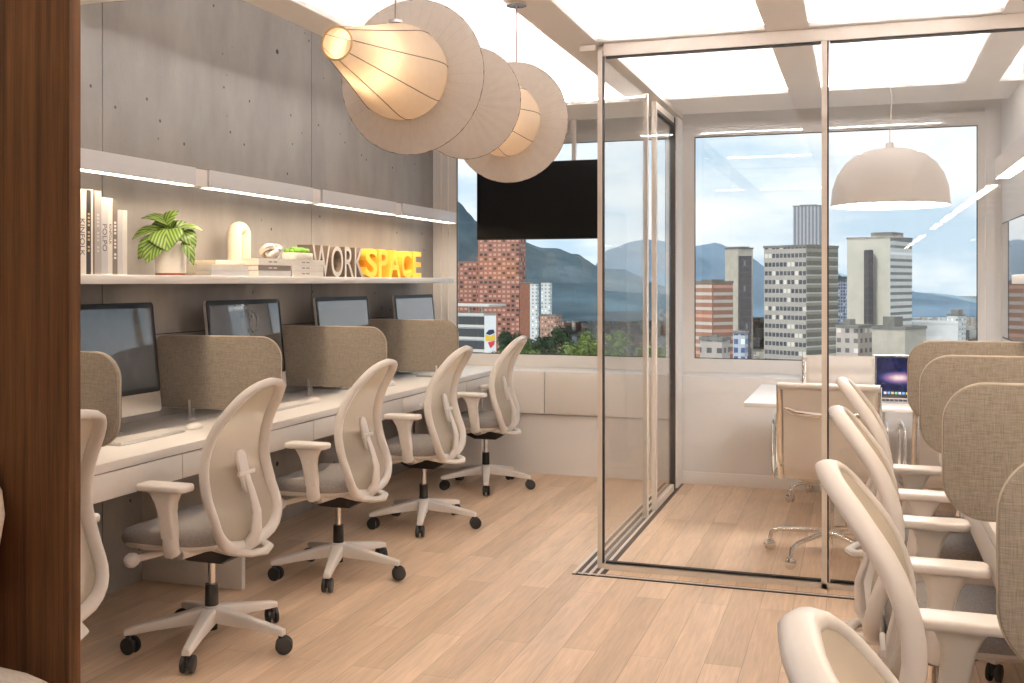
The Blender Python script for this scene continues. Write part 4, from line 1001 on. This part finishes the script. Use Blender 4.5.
# two magazines, then the two stacks
XA, XB_ = -2.992, -2.905
flatbook(4.25, 4.575, XA, XB_, z0, 0.026, 'lgrey', 'pale magazine, lower one of the short stack right of the bowl')
flatbook(4.26, 4.57, XA, XB_, z0 + 0.0265, 0.026, 'white', 'white magazine, upper one of the short stack right of the bowl')
for k, (c, l, sp_) in enumerate((('lgrey', 'pale grey book, bottom of the stack under the glass sculpture', None), ('dark', 'dark spined book in the middle of the stack under the glass sculpture', '#'), ('white', 'white book, top of the stack under the glass sculpture', '#'))):
    flatbook(4.665, 4.985, XA, XB_, z0 + 0.0285 * k, 0.028 if k != 2 else 0.034, c, l, spine=sp_)
for k in range(3):
    flatbook(5.0, 5.345, XA, XB_, z0 + 0.031 * k, 0.030, 'white', 'white book, %s of the three beside the grey letter W' % ('bottom', 'middle', 'top')[k], spine='#')
flatbook(4.43, 4.81, -3.15, -3.0, z0, 0.050, 'cream', 'thick cream book behind the magazines, under the board of the arch vase')
# low round tray right of the plant pot
b = MB().lathe([(0.0, 0.0), (0.055, 0.0), (0.068, 0.012), (0.072, 0.055), (0.068, 0.055), (0.064, 0.014), (0.05, 0.006), (0.0, 0.006)], n=36).build('low_bowl', pbr('sage_ceramic', (0.52, 0.49, 0.39), 0.5, var=0.04), smooth=True)
b.location = (-3.068, 4.30, z0); b.scale = (0.72, 0.72, 1.0); tag(b, 'low grey green bowl on the shelf right of the plant pot', 'bowl')
# arch vase: a bent thick tube
BEI = pbr('sand_ceramic', (0.78, 0.68, 0.52), 0.7, var=0.05, scale=40, bump=0.15)
AV = 0.037
pts = [(0, -AV, 0.0), (0, -AV, 0.05), (0, -AV, 0.10), (0, -AV, 0.14)] + [(0, -AV * math.cos(a), 0.14 + AV * math.sin(a)) for a in [PI * k / 12 for k in range(1, 12)]] + [(0, AV, 0.14), (0, AV, 0.10), (0, AV, 0.05), (0, AV, 0.0)]
b = MB().tube(pts, 0.0335, 20, up=(1, 0, 0)).build('arch_vase', BEI, smooth=True)
b.location = (-3.072, 4.745, z0 + 0.078); tag(b, 'cream arch shaped ceramic vase standing behind the stacked books', 'vase')
b.scale = (1.15, 1.05, 0.98); b.rotation_euler = (0, 0, math.radians(-3))
# board that carries the vase, resting on the box file and books
b = MB().box(-3.15, -3.0, 4.43, 4.81, z0 + 0.0505, z0 + 0.0775).build('book', B['cream'], bevel=0.002); tag(b, 'thinner cream book directly under the arch vase', 'book', 'books lying on the shelf')
# knot sculpture of clear glass
def knot(t): return Vector(((0.030 + 0.013 * math.cos(3 * t)) * math.cos(2 * t), (0.030 + 0.013 * math.cos(3 * t)) * math.sin(2 * t) * 1.25, 0.042 + 0.022 * math.sin(3 * t)))
GKM = pbr('smoked_glass', (0.72, 0.66, 0.60), 0.06, metal=0.55, var=0.05, coat=0.8)
b = MB().tube([knot(2 * PI * k / 110) for k in range(110)], 0.0175, 14, closed=True).build('knot_sculpture', GKM, smooth=True)
b.location = (-2.955, 4.86, z0 + 0.0925); tag(b, 'shiny knotted glass sculpture on top of the stacked books', 'sculpture')
# tray of succulents
r = empty('succulent_tray', (-2.95, 5.135, z0 + 0.0935), 'white stone tray of small green succulents on the white books', 'plant')
MB().box(-0.040, 0.040, -0.098, 0.098, 0, 0.036).build('tray', pbr('pale_stone', (0.74, 0.69, 0.63), 0.6, var=0.12, scale=60), r, bevel=0.003)
gm = pbr('succulent_green', (0.16, 0.36, 0.04), 0.6, var=0.35, scale=120)
for k in range(22):
    m_ = MB(); rr = random.uniform(0.013, 0.020); n = 9
    rg = [[Vector((rr * math.sin(PI * j / 6) * math.cos(2 * PI * q / n) * (1 + 0.25 * (q % 2)), rr * math.sin(PI * j / 6) * math.sin(2 * PI * q / n) * (1 + 0.25 * (q % 2)), -rr * 0.9 * math.cos(PI * j / 6))) for q in range(n)] for j in range(1, 6)]
    o = m_.ring_loft(rg).build('rosette', gm, r, smooth=True)
    o.location = (random.uniform(-0.032, 0.032), -0.078 + 0.156 * k / 21, 0.040 + random.uniform(0, 0.010) + 0.008 * math.sin(PI * k / 21))
# letters
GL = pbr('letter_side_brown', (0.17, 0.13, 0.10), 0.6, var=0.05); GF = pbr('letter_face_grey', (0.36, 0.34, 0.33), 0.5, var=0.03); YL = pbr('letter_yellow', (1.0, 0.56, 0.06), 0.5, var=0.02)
def letter(chr_, y, wy, col, hh=0.185, dpt=0.10):
    me = text_mb(chr_, 1.0, 0.1, Matrix.Identity(4), 0.022 if col == 'yellow' else 0.004)
    xs_ = [v[0] for v in me.v]; ys_ = [v[1] for v in me.v]; zs_ = [v[2] for v in me.v]
    x0, x1, y0, y1, q0, q1 = min(xs_), max(xs_), min(ys_), max(ys_), min(zs_), max(zs_)
    m_ = MB()
    vs = [((v[2] - q1) / (q1 - q0) * dpt, (v[0] - x0) / (x1 - x0) * wy, (v[1] - y0) / (y1 - y0) * hh) for v in me.v]
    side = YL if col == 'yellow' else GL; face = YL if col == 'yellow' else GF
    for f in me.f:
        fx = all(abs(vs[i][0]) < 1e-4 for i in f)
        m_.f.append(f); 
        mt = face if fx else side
        if mt not in m_.mats: m_.mats.append(mt)
        m_.m.append(m_.mats.index(mt))
    m_.v = vs
    o = m_.build('standing_letter', None); o.location = (-2.997, y, z0)
    tag(o, '%s three dimensional letter %s standing on the shelf' % ('bright yellow' if col == 'yellow' else 'dark grey', chr_), 'letter', 'letters spelling %s on the shelf' % ('SPACE' if col == 'yellow' else 'WORK'))
for chr_, a, b in (('W', 5.385, 5.60), ('O', 5.615, 5.765), ('R', 5.785, 5.905), ('K', 5.92, 6.045)): letter(chr_, a, b - a, 'grey')
for chr_, a, b in (('S', 6.075, 6.245), ('P', 6.265, 6.415), ('A', 6.425, 6.615), ('C', 6.63, 6.80), ('E', 6.825, 6.97)): letter(chr_, a, b - a, 'yellow')
# potted plant
r = empty('potted_plant', (-3.03, 4.115, z0), 'green striped leaf plant in a white pot on the shelf', 'plant')
MB().lathe([(0.0, 0.010), (0.066, 0.010), (0.069, 0.014), (0.071, 0.145), (0.066, 0.145), (0.064, 0.12), (0.0, 0.12)], n=40).build('pot', B['white'], r, smooth=True)
MB().lathe([(0.0, 0.0), (0.066, 0.0), (0.067, 0.0095), (0.0, 0.0095)], n=40).build('pot_base', pbr('terracotta_base', (0.22, 0.05, 0.02), 0.6, var=0.1), r, smooth=True)
MB().lathe([(0.0, 0.125), (0.063, 0.123)], n=24).build('soil', pbr('soil', (0.05, 0.035, 0.025), 1, var=0.3), r)
LM = leaf_mat(); SM = pbr('leaf_stem', (0.13, 0.24, 0.04), 0.6, var=0.1)
def leaf(base, tip, wd, droop, face):
    """own local axes: y along the leaf, x across"""
    base, tip = Vector(base), Vector(tip); d = tip - base; Lh = d.length; d.normalize()
    f = Vector(face); f = (f - d * f.dot(d)).normalized(); xax = d.cross(f).normalized()
    m_ = MB(); nl, nw = 12, 8; vs = []; fs = []
    for j in range(nl + 1):
        t_ = j / nl
        ww = wd * (math.sin(PI * min(1, t_ * 0.96 + 0.04) ** 0.72)) ** 0.8 if 0 < t_ < 1 else 0.0008
        for i in range(nw + 1):
            s_ = -1 + 2 * i / nw
            x = s_ * ww; zz_ = -droop * t_ * t_ + 0.10 * abs(s_) * ww + 0.02 * wd * math.sin(9 * t_ + i) 
            zz_ += 0.16 * Lh * math.sin(PI * t_) * (1 if True else 0)
            vs.append((x, Lh * t_, zz_))
    for j in range(nl):
        for i in range(nw):
            a = j * (nw + 1) + i; fs.append((a, a + 1, a + nw + 2, a + nw + 1))
    o = m_.add(vs, fs).build('leaf', LM, r, smooth=True, normals=False)
    md = o.modifiers.new('thickness', 'SOLIDIFY'); md.thickness = 0.0012
    R_ = Matrix((xax, d, f)).transposed().to_4x4(); o.matrix_local = Matrix.Translation(base) @ R_
    return o
# (across, height, towards the room) for base and tip, half width, facing
def PF(a, z, f): return (a * C_ + f * S_, a * S_ - f * C_, z)
leaves = [((0.0, 0.235, 0.0), (-0.125, 0.262, 0.03), 0.040, (0, 0.9, 0.5)), ((-0.02, 0.235, 0.01), (0.045, 0.297, 0.02), 0.036, (-0.3, 0.3, 0.9)),
          ((-0.05, 0.215, 0.0), (-0.172, 0.165, 0.02), 0.030, (-0.2, 0.6, 0.7)), ((0.0, 0.215, -0.02), (-0.12, 0.215, -0.04), 0.050, (0, 0.5, 0.8)),
          ((0.0, 0.212, 0.05), (0.02, 0.108, 0.10), 0.080, (0, 0.35, 0.95)), ((-0.03, 0.160, 0.06), (-0.08, 0.055, 0.09), 0.050, (-0.1, 0.2, 1)),
          ((-0.04, 0.170, 0.02), (-0.14, 0.075, 0.03), 0.050, (-0.3, 0.2, 0.9)), ((0.05, 0.205, 0.0), (0.125, 0.125, 0.03), 0.042, (0.4, 0.3, 0.8)),
          ((0.07, 0.160, 0.03), (0.122, 0.045, 0.05), 0.026, (0.5, 0.1, 0.8)), ((0.03, 0.215, 0.0), (0.15, 0.205, 0.0), 0.028, (0, 0.9, 0.4)),
          ((0.0, 0.195, -0.01), (0.065, 0.25, -0.02), 0.040, (0.2, 0.3, 0.9))]
leaves = [(PF(b_[0], b_[1], b_[2]), PF(t_[0], t_[1], t_[2]), w_, 0.0, PF(f_[0], f_[1], f_[2])) for b_, t_, w_, f_ in leaves]
for bse, tip, wd, dr, fc in leaves:
    o = leaf(bse, tip, wd, dr, fc)
    c = Vector((0, 0, 0.122)); b_ = Vector(bse); mid = (c + b_) / 2 + Vector((0, 0, 0.02))
    MB().tube([c + Vector((b_.x * 0.2, b_.y * 0.2, 0)), mid, b_], [0.0022, 0.002, 0.0016], 6).build('stem', SM, r, smooth=True)

# ============================================================ SOFA IN FRONT OF THE WALNUT PANEL
r = empty('sofa', (-2.08, 1.49, 0), 'beige fabric sofa at the lower left in front of the walnut panel', 'sofa')
def cushion(w_, d_, h_, e=0.35, n=28, m=10):
    rings = []
    for j in range(m + 1):
        ph = -PI / 2 + PI * j / m; cz = math.copysign(abs(math.sin(ph)) ** 0.55, math.sin(ph)); k = abs(math.cos(ph)) ** e if 0 < j < m else 0.02
        rings.append([Vector((w_ / 2 * k * math.copysign(abs(math.cos(a)) ** 0.42, math.cos(a)), d_ / 2 * k * math.copysign(abs(math.sin(a)) ** 0.42, math.sin(a)), h_ / 2 * cz)) for a in [2 * PI * q / n for q in range(n)]])
    return MB().ring_loft(rings)
MB().box(-0.82, 0.44, -0.42, 0.42, 0.10, 0.32).build('frame', M['sofa'], r, bevel=0.03, seg=3)
o = cushion(1.26, 0.88, 0.22).build('seat_cushion', M['sofa'], r, smooth=True); o.location = (-0.115, 0.02, 0.435)
o = cushion(0.24, 0.84, 0.50).build('back_cushion', M['sofa'], r, smooth=True); o.location = (-0.72, 0, 0.66)
for x, y in ((-0.65, -0.35), (0.35, -0.35), (-0.65, 0.35), (0.35, 0.35)):
    MB().cyl((x, y, 0.0), (x, y, 0.10), 0.016, 0.022, 14).build('leg', M['walnut'], r, smooth=True)
o = cushion(0.46, 0.13, 0.46, 0.6).build('throw_pillow', M['sofa'], smooth=True); o.location = (-2.068, 1.835, 0.79); o.rotation_euler = (math.radians(-9), math.radians(8), 0)
tag(o, 'pale cushion leaning on the sofa at the left edge', 'cushion')

# ============================================================ THE CITY OUTSIDE
FW = Vector((-S_, C_, 0)); RT = Vector((C_, S_, 0))
def at(u, v, d): return Vector((0, 0, H)) + FW * d + RT * ((u - 512) / F * d) + Vector((0, 0, (HY - v) / F * d))
GZ = -110.0
CG = pbr('city_roofs', (0.20, 0.20, 0.19), 0.9, var=0.35, scale=0.05)
o = MB().add([(-6000, 25, GZ), (6000, 25, GZ), (6000, 9000, GZ), (-6000, 9000, GZ)], [(0, 1, 2, 3)]).build('city_ground', CG); o['kind'] = 'structure'
def foot(u0, uc, u1, d, side=1.25):
    """footprint with the near corner at uc; left face reaches u0, right face u1"""
    P = at(uc, HY, d); P.z = 0
    fr = max(0.12, min(0.9, (u1 - uc) / max(1, (u1 - u0)))); phi = fr * PI / 2 * side + 0.05
    l = (-RT * math.cos(phi) + FW * math.sin(phi)); q = (RT * math.sin(phi) + FW * math.cos(phi)) if u1 > uc else FW
    def solve(dir_, u):
        a = (u - 512) / F
        # (P+L*dir).RT = a*(P+L*dir).FW
        return (a * P.dot(FW) - P.dot(RT)) / (dir_.dot(RT) - a * dir_.dot(FW))
    L1 = solve(l, u0); L2 = solve(q, u1) if u1 > uc + 0.5 else L1 * 0.6
    return P, l, abs(L1), q, abs(L2)
CK = 3.0; SPOTS = []
def tower(name, u0, uc, u1, vt, d, mat, label, roof=None, caps=(), cat='building', mat2=None, zb=None, group=None, bands=None):
    d *= CK
    P, l, L1, q, L2 = foot(u0, uc, u1, d)
    SPOTS.append((P.x, P.y, 1.3 * max(L1, L2 if u1 > uc + 0.5 else 0) + 18))
    q = Vector((-l.y, l.x, 0)); q = q if q.dot(FW) > 0 else -q
    a = (u1 - 512) / F
    if u1 > uc + 0.5: L2 = abs((a * P.dot(FW) - P.dot(RT)) / (q.dot(RT) - a * q.dot(FW)))
    top = at(uc, vt, d).z; zb = GZ if zb is None else zb
    ang = math.atan2(l.y, l.x)
    r = empty(name, (P.x, P.y, zb), label, cat, ang, group)
    sgn = 1 if Vector((math.cos(ang + PI / 2), math.sin(ang + PI / 2), 0)).dot(q) > 0 else -1
    hgt = top - zb
    b = MB(); b.box(0, L1, 0, sgn * L2, 0, hgt, mat)
    if mat2: # different side face
        b.box(-0.05, 0.0, 0, sgn * L2, 0, hgt, mat2)
    b.build('walls', None, r)
    rm = roof or CG
    pm = MB()
    for c in ((-0.25, L1 + 0.25, -0.25, 0.05), (-0.25, L1 + 0.25, L2 - 0.05, L2 + 0.25), (-0.25, 0.05, 0.05, L2 - 0.05), (L1 - 0.05, L1 + 0.25, 0.05, L2 - 0.05)):
        pm.box(c[0], c[1], min(sgn * c[2], sgn * c[3]), max(sgn * c[2], sgn * c[3]), hgt, hgt + 0.9)
    pm.build('roof_parapet', rm, r)
    for (f0, f1, g0, g1, hh) in caps:
        MB().box(L1 * f0, L1 * f1, sgn * L2 * g0, sgn * L2 * g1, hgt, hgt + hh).build('rooftop_block', rm, r)
    if bands:
        (zs0, step, n, hgt_b, bm_, sides) = bands
        for k in range(n):
            z = hgt - zs0 - k * step
            if z < 0: break
            m_ = MB()
            if 'l' in sides: m_.box(-0.4, L1 + 0.0, -sgn * 0.5, 0.0, z, z + hgt_b) if sgn > 0 else m_.box(-0.4, L1, 0.0, 0.5, z, z + hgt_b)
            if 'r' in sides: m_.box(-0.5, 0.0, 0, sgn * L2, z, z + hgt_b)
            m_.build('floor_band', bm_, r)
    return r, L1, L2, sgn, hgt
W_ = {}
W_['brick'] = facade('red_brick_flats', (0.34, 0.15, 0.105), (0.05, 0.04, 0.04), 4.4, 4.6, 0.5, 0.62, 0.55, 0.2)
W_['brick2'] = facade('brick_block', (0.40, 0.19, 0.125), (0.62, 0.56, 0.50), 3.2, 40.0, 0.42, 0.98, 0.25)
W_['brickplain'] = pbr('plain_brick', (0.30, 0.13, 0.085), 0.9, var=0.2, scale=0.6)
W_['beige'] = pbr('beige_concrete', (0.50, 0.46, 0.39), 0.9, var=0.12, scale=0.3)
W_['darkglass'] = facade('dark_curtain_wall', (0.10, 0.095, 0.10), (0.055, 0.06, 0.075), 3.4, 1.4, 0.8, 0.85, 0.06)
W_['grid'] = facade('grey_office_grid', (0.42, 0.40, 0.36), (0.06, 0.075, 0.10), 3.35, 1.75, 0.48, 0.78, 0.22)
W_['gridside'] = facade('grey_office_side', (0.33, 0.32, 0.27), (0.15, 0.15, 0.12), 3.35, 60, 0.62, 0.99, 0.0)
W_['slim'] = facade('slim_grey_tower', (0.44, 0.45, 0.48), (0.16, 0.19, 0.24), 400, 3.0, 0.99, 0.5, 0.0)
W_['cream'] = pbr('cream_tower_wall', (0.60, 0.58, 0.50), 0.85, var=0.08, scale=0.2)
W_['creamside'] = facade('cream_tower_side', (0.74, 0.73, 0.70), (0.22, 0.24, 0.24), 3.1, 30, 0.42, 0.99, 0.1)
W_['white'] = facade('white_block', (0.66, 0.68, 0.68), (0.20, 0.23, 0.25), 3.0, 3.2, 0.4, 0.4, 0.3)
W_['blueg'] = facade('blue_glass_block', (0.50, 0.55, 0.62), (0.06, 0.12, 0.30), 3.0, 2.4, 0.6, 0.6, 0.2)
W_['park'] = facade('car_park', (0.62, 0.64, 0.64), (0.06, 0.065, 0.07), 4.2, 80, 0.68, 1.0, 0.0)
W_['mixed'] = facade('mixed_low_rise', (0.48, 0.43, 0.39), (0.10, 0.10, 0.11), 3.0, 2.8, 0.45, 0.5, 0.3)
W_['mixred'] = facade('mixed_red_rise', (0.40, 0.24, 0.18), (0.10, 0.09, 0.09), 3.0, 2.8, 0.45, 0.5, 0.3)
WH = pbr('white_roof_panel', (0.78, 0.79, 0.80), 0.6, var=0.05, scale=0.2)
SL = pbr('pale_slab', (0.62, 0.60, 0.56), 0.8, var=0.05)
BS = pbr('white_balcony', (0.72, 0.62, 0.56), 0.8, var=0.1)
# --- left window
tower('apartment_tower', 478, 519, 526, 200, 330, W_['brick'], 'tall red brick apartment tower with white balconies behind the television')
tower('apartment_tower', 457, 480, 484, 262, 345, W_['brick'], 'stepped lower red brick tower left of the tall apartment tower')
tower('apartment_block', 520, 531, 533, 283, 300, W_['brickplain'], 'narrow orange brick block just right of the tall apartment tower')
tower('apartment_block', 530, 537, 539, 284, 290, W_['white'], 'white twin tower on the left, beyond the orange brick block')
tower('apartment_block', 541, 550, 552, 283, 290, W_['white'], 'white twin tower on the right, beyond the orange brick block')
tower('apartment_block', 587, 594, 597, 306, 420, W_['white'], 'small white block left of the glass corner post in the left window')
tower('house_block', 540, 556, 562, 316, 260, W_['mixred'], 'low reddish block among the trees in the left window')
r, L1, L2, sg, hg = tower('car_park', 452, 484, 495, 316, 120, W_['park'], 'white multi level building with open decks at the lower left of the window', bands=(4.0, 4.2, 8, 0.9, SL, 'l'), roof=SL)
MB().box(-3.2, L1 + 4, -2 if sg > 0 else -L2 - 2, L2 + 2 if sg > 0 else 2, hg + 3.3, hg + 4.0).build('canopy_roof', SL, r)
for fx in (0.1, 0.5, 0.9): MB().box(L1 * fx, L1 * fx + 0.5, sg * 1.0, sg * 1.5, hg, hg + 3.3).build('column', SL, r)
# painted mark on the white end wall: dark blue, yellow and red blobs
bp_ = at(490.5, 338, 360 - 6)
mk = MB(); C4 = []
T = Matrix.Translation(bp_) @ Matrix.Rotation(TH, 4, 'Z')
T = T @ Matrix.Scale(2.9, 4)
MB().box(-0.72, 0.65, 0, 0.25, -2.6, 2.6, M_=T).build('billboard', WH); bb = bpy.data.objects['billboard']; tag(bb, 'white banner with dark blue, yellow and red shapes on the car park end', 'banner')
for nm, cc, poly in (('blue_shape', (0.03, 0.04, 0.09), [(-0.55, 0.5), (-0.2, 0.95), (0.35, 1.0), (0.5, 0.6), (-0.1, 0.35)]), ('yellow_shape', (0.85, 0.55, 0.05), [(-0.6, 0.35), (0.0, 0.2), (0.5, 0.45), (0.55, -0.2), (0.2, -0.3), (-0.55, -0.35)]), ('red_shape', (0.65, 0.04, 0.05), [(-0.3, -0.5), (0.5, -0.3), (0.45, -0.75), (0.0, -1.2), (-0.15, -0.9)])):
    o = MB().prism(poly, 'y', -0.04, -0.01, M_=T).build(nm, pbr(nm, cc, 0.6, var=0.03), bb)
# --- right window
tower('brick_building', 690, 712, 733, 283, 150, W_['brick2'], 'reddish brick building with pale floor bands at the left of the right window', mat2=None, caps=((0.2, 0.7, 0.2, 0.8, 1.5),))
tower('narrow_tower', 725, 738, 753, 249, 190, W_['beige'], 'narrow beige and dark glass tower in the right window', caps=((0.05, 0.9, 0.2, 0.8, 1.4),))
P_ = at(745, 256, 568); dgl = MB()
T = Matrix.Translation(Vector((P_.x, P_.y, GZ))) @ Matrix.Rotation(TH, 4, 'Z')
o = MB().box(-3.2, 3.2, -1.5, 1.5, 0, P_.z - GZ, M_=T).build('glass_core', W_['darkglass']); o.parent = bpy.data.objects['narrow_tower']; o.matrix_parent_inverse = (Matrix.Translation(bpy.data.objects['narrow_tower'].location) @ Matrix.Rotation(bpy.data.objects['narrow_tower'].rotation_euler.z, 4, 'Z')).inverted()
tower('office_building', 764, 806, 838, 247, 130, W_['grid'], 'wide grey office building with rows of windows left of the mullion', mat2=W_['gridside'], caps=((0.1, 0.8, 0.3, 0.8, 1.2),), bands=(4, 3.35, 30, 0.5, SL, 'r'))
tower('slim_tower', 793, 821, 827, 206, 300, W_['slim'], 'tall slim grey tower rising behind the office building', caps=((0.2, 0.8, 0.2, 0.8, 2.2),))
tower('cream_tower', 847, 890, 912, 238, 160, W_['cream'], 'cream tower with blank wall and banded side in the right window', mat2=W_['creamside'], caps=((0.05, 0.55, 0.2, 0.7, 3.0),))
P_ = at(868.5, 250, 484); T = Matrix.Translation(Vector((P_.x, P_.y, GZ))) @ Matrix.Rotation(TH + 0.0, 4, 'Z')
ct = bpy.data.objects['cream_tower']
o = MB().box(-1.1, 1.1, -3, 3, 0, P_.z - GZ, M_=T).build('window_strip', W_['darkglass']); o.parent = ct; o.matrix_parent_inverse = (Matrix.Translation(ct.location) @ Matrix.Rotation(ct.rotation_euler.z, 4, 'Z')).inverted()
tower('blue_block', 733, 745, 748, 334, 120, W_['blueg'], 'small block with blue windows between the brick building and office building')
tower('low_building', 700, 722, 730, 341, 90, W_['mixed'], 'low grey roof building at the bottom left of the right window', caps=((0.3, 0.5, 0.2, 0.5, 1.5),))
tower('low_building', 836, 858, 872, 328, 105, W_['mixed'], 'low beige building at the foot of the cream tower', caps=((0.5, 0.8, 0.2, 0.6, 2.5),))
tower('low_building', 872, 905, 926, 330, 100, W_['beige'], 'flat grey building with roof blocks right of the cream tower foot', caps=((0.45, 0.8, 0.2, 0.6, 3.6), (0.0, 0.2, 0.3, 0.6, 1.2)))
tower('white_roof_hall', 914, 958, 964, 324, 170, WH, 'long white roofed hall at the right of the right window', roof=WH)
tower('rooftop_tower', 947, 958, 966, 316, 220, W_['white'], 'small white tower with a black band above the white roofed hall', caps=((0.1, 0.8, 0.2, 0.8, 4),))
tower('blue_glass_block', 838, 845, 848, 281, 320, W_['blueg'], 'thin bluish glass block between office building and cream tower')
# sprawl of small houses, too many to count
rs_ = random.Random(3); mb = MB()
for k in range(1500):
    d = 420 * (1 + 7 * rs_.random() ** 1.6); u = rs_.uniform(380, 1100)
    base = GZ; hh = rs_.uniform(8, 26)
    if 470 < u < 690 and d < 420: hh *= 0.5
    p_ = at(u, HY, d); w2 = rs_.uniform(5, 12)
    if any((p_.x - a_) ** 2 + (p_.y - b_) ** 2 < c_ * c_ * 2 for a_, b_, c_ in SPOTS): continue
    T = Matrix.Translation((p_.x, p_.y, base)) @ Matrix.Rotation(rs_.uniform(0, 1.5), 4, 'Z')
    mb.box(-w2, w2, -w2 * 0.7, w2 * 0.7, 0, hh, rs_.choice([W_['mixed'], W_['mixred'], W_['white'], W_['white'], W_['mixed'], W_['beige']]), M_=T)
o = mb.build('city_sprawl', None); tag(o, 'spread of many small houses reaching to the hills outside the windows', 'city', kind='stuff')
# trees in front
def treemat(n, c): return pbr(n, c, 0.9, var=0.45, scale=0.6, bump=0.0)
TM = [treemat('tree_green', (0.085, 0.15, 0.03)), treemat('tree_dark', (0.03, 0.06, 0.025)), treemat('tree_light', (0.17, 0.25, 0.05))]
def tree(u, v, d, rad, mt, lab):
    top = at(u, v, d); r = empty('tree', (top.x, top.y, GZ), lab, 'tree', 0, 'trees below the left window')
    hh = top.z - GZ
    MB().cyl((0, 0, 0), (0, 0, hh - rad * 0.8), rad * 0.12, rad * 0.06, 8).build('trunk', W_['brickplain'], r, smooth=True)
    rr_ = random.Random(int(u * 7 + v)); fb = MB()
    cl_ = [(Vector((rr_.uniform(-1, 1) * rad * 0.6, rr_.uniform(-1, 1) * rad * 0.6, hh - rad + rr_.uniform(-0.8, 0.6) * rad)), rad * rr_.uniform(0.28, 0.48)) for q_ in range(13)]
    for c, s_ in cl_:
        for q_ in range(230):
            n_ = Vector((rr_.gauss(0, 1), rr_.gauss(0, 1), rr_.gauss(0, 1))).normalized(); p0 = c + n_ * s_ * rr_.uniform(0.55, 1.08)
            a_ = n_.cross(Vector((rr_.random(), rr_.random(), 1))).normalized() * rad * rr_.uniform(0.035, 0.07); b_ = n_.cross(a_) * 1.0 + n_ * rad * 0.03
            fb.add([p0 - a_, p0 - b_, p0 + a_, p0 + b_], [(0, 1, 2, 3)])
    me = bpy.data.meshes.new('foliage'); me.from_pydata(fb.v, [], fb.f); me.materials.append(TM[mt])
    o = bpy.data.objects.new('foliage', me); COL.objects.link(o); o.parent = r
tl = [(498, 349, 90, 2.4, 1), (517, 336, 150, 4, 0), (535, 331, 190, 4.5, 1), (556, 324, 240, 5.5, 1), (574, 333, 175, 4.2, 2), (593, 330, 215, 4.4, 2), (588, 346, 100, 3.2, 0), (608, 340, 120, 3.4, 2),
      (616, 328, 260, 5.0, 2), (630, 341, 95, 3.0, 0), (642, 334, 180, 3.8, 1), (659, 342, 120, 3.2, 2), (508, 327, 215, 4, 1), (549, 347, 110, 3, 2), (566, 348, 80, 2.8, 1)]
tn = ['dark', 'green', 'dark', 'dark', 'light green', 'light green', 'green', 'light green', 'light green', 'green', 'dark', 'light green', 'dark', 'light green', 'dark']
for k, (u, v, d, rad, mt) in enumerate(tl):
    d = d * 1.5; rad *= 1.3
    tree(u, v, d, rad, mt, '%s leafy tree below the left window, %s' % (('green', 'dark', 'light green')[mt], ('at the car park corner', 'in front of the brick tower', 'under the white twin towers left side', 'under the white twin towers right side', 'near the middle of the window bottom', 'left of the glass corner post', 'low beside the glass corner post', 'behind the glass corner post', 'first seen through the side glass', 'second seen through the side glass', 'third seen through the side glass', 'behind the sliding door', 'farthest, at the brick tower foot', 'low at the window sill centre', 'lowest at the side glass sill')[k]))
# hills: ridges with depth
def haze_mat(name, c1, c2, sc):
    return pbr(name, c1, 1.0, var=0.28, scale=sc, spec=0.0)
def ridge(name, pts, d, depth, mat, lab, vb=305):
    mb = MB(); us = []; n = 150
    u0, u1 = pts[0][0], pts[-1][0]; rings = []
    zb = at(500, vb, d).z
    vs = []; fs = []; m_ = 14
    for i in range(n + 1):
        u = u0 + (u1 - u0) * i / n; v = cat_interp(pts, u)
        for j in range(m_ + 1):
            t_ = j / m_; dd = d - depth * (1 - t_)
            ztop = at(u, v, d).z
            prof_ = smoothstep(t_) ** 0.9
            P = at(u, HY, d); P = P * 1.0; base = at(u, HY, d) - FW * depth * (1 - t_)
            rough = noise.fractal(Vector((base.x, base.y, 0)) * (9.0 / depth), 1.0, 2.0, 5) * (ztop - zb) * 0.22 * (1 - t_ ** 6 * 0.85)
            vs.append((base.x, base.y, zb + (ztop - zb) * prof_ + rough * prof_))
        P = at(u, HY, d) + FW * depth; vs.append((P.x, P.y, zb))
    w2 = m_ + 2
    for i in range(n):
        for j in range(w2 - 1):
            a = i * w2 + j; fs.append((a, a + 1, a + w2 + 1, a + w2))
    o = mb.add(vs, fs).build(name, mat, smooth=True); o['kind'] = 'structure'
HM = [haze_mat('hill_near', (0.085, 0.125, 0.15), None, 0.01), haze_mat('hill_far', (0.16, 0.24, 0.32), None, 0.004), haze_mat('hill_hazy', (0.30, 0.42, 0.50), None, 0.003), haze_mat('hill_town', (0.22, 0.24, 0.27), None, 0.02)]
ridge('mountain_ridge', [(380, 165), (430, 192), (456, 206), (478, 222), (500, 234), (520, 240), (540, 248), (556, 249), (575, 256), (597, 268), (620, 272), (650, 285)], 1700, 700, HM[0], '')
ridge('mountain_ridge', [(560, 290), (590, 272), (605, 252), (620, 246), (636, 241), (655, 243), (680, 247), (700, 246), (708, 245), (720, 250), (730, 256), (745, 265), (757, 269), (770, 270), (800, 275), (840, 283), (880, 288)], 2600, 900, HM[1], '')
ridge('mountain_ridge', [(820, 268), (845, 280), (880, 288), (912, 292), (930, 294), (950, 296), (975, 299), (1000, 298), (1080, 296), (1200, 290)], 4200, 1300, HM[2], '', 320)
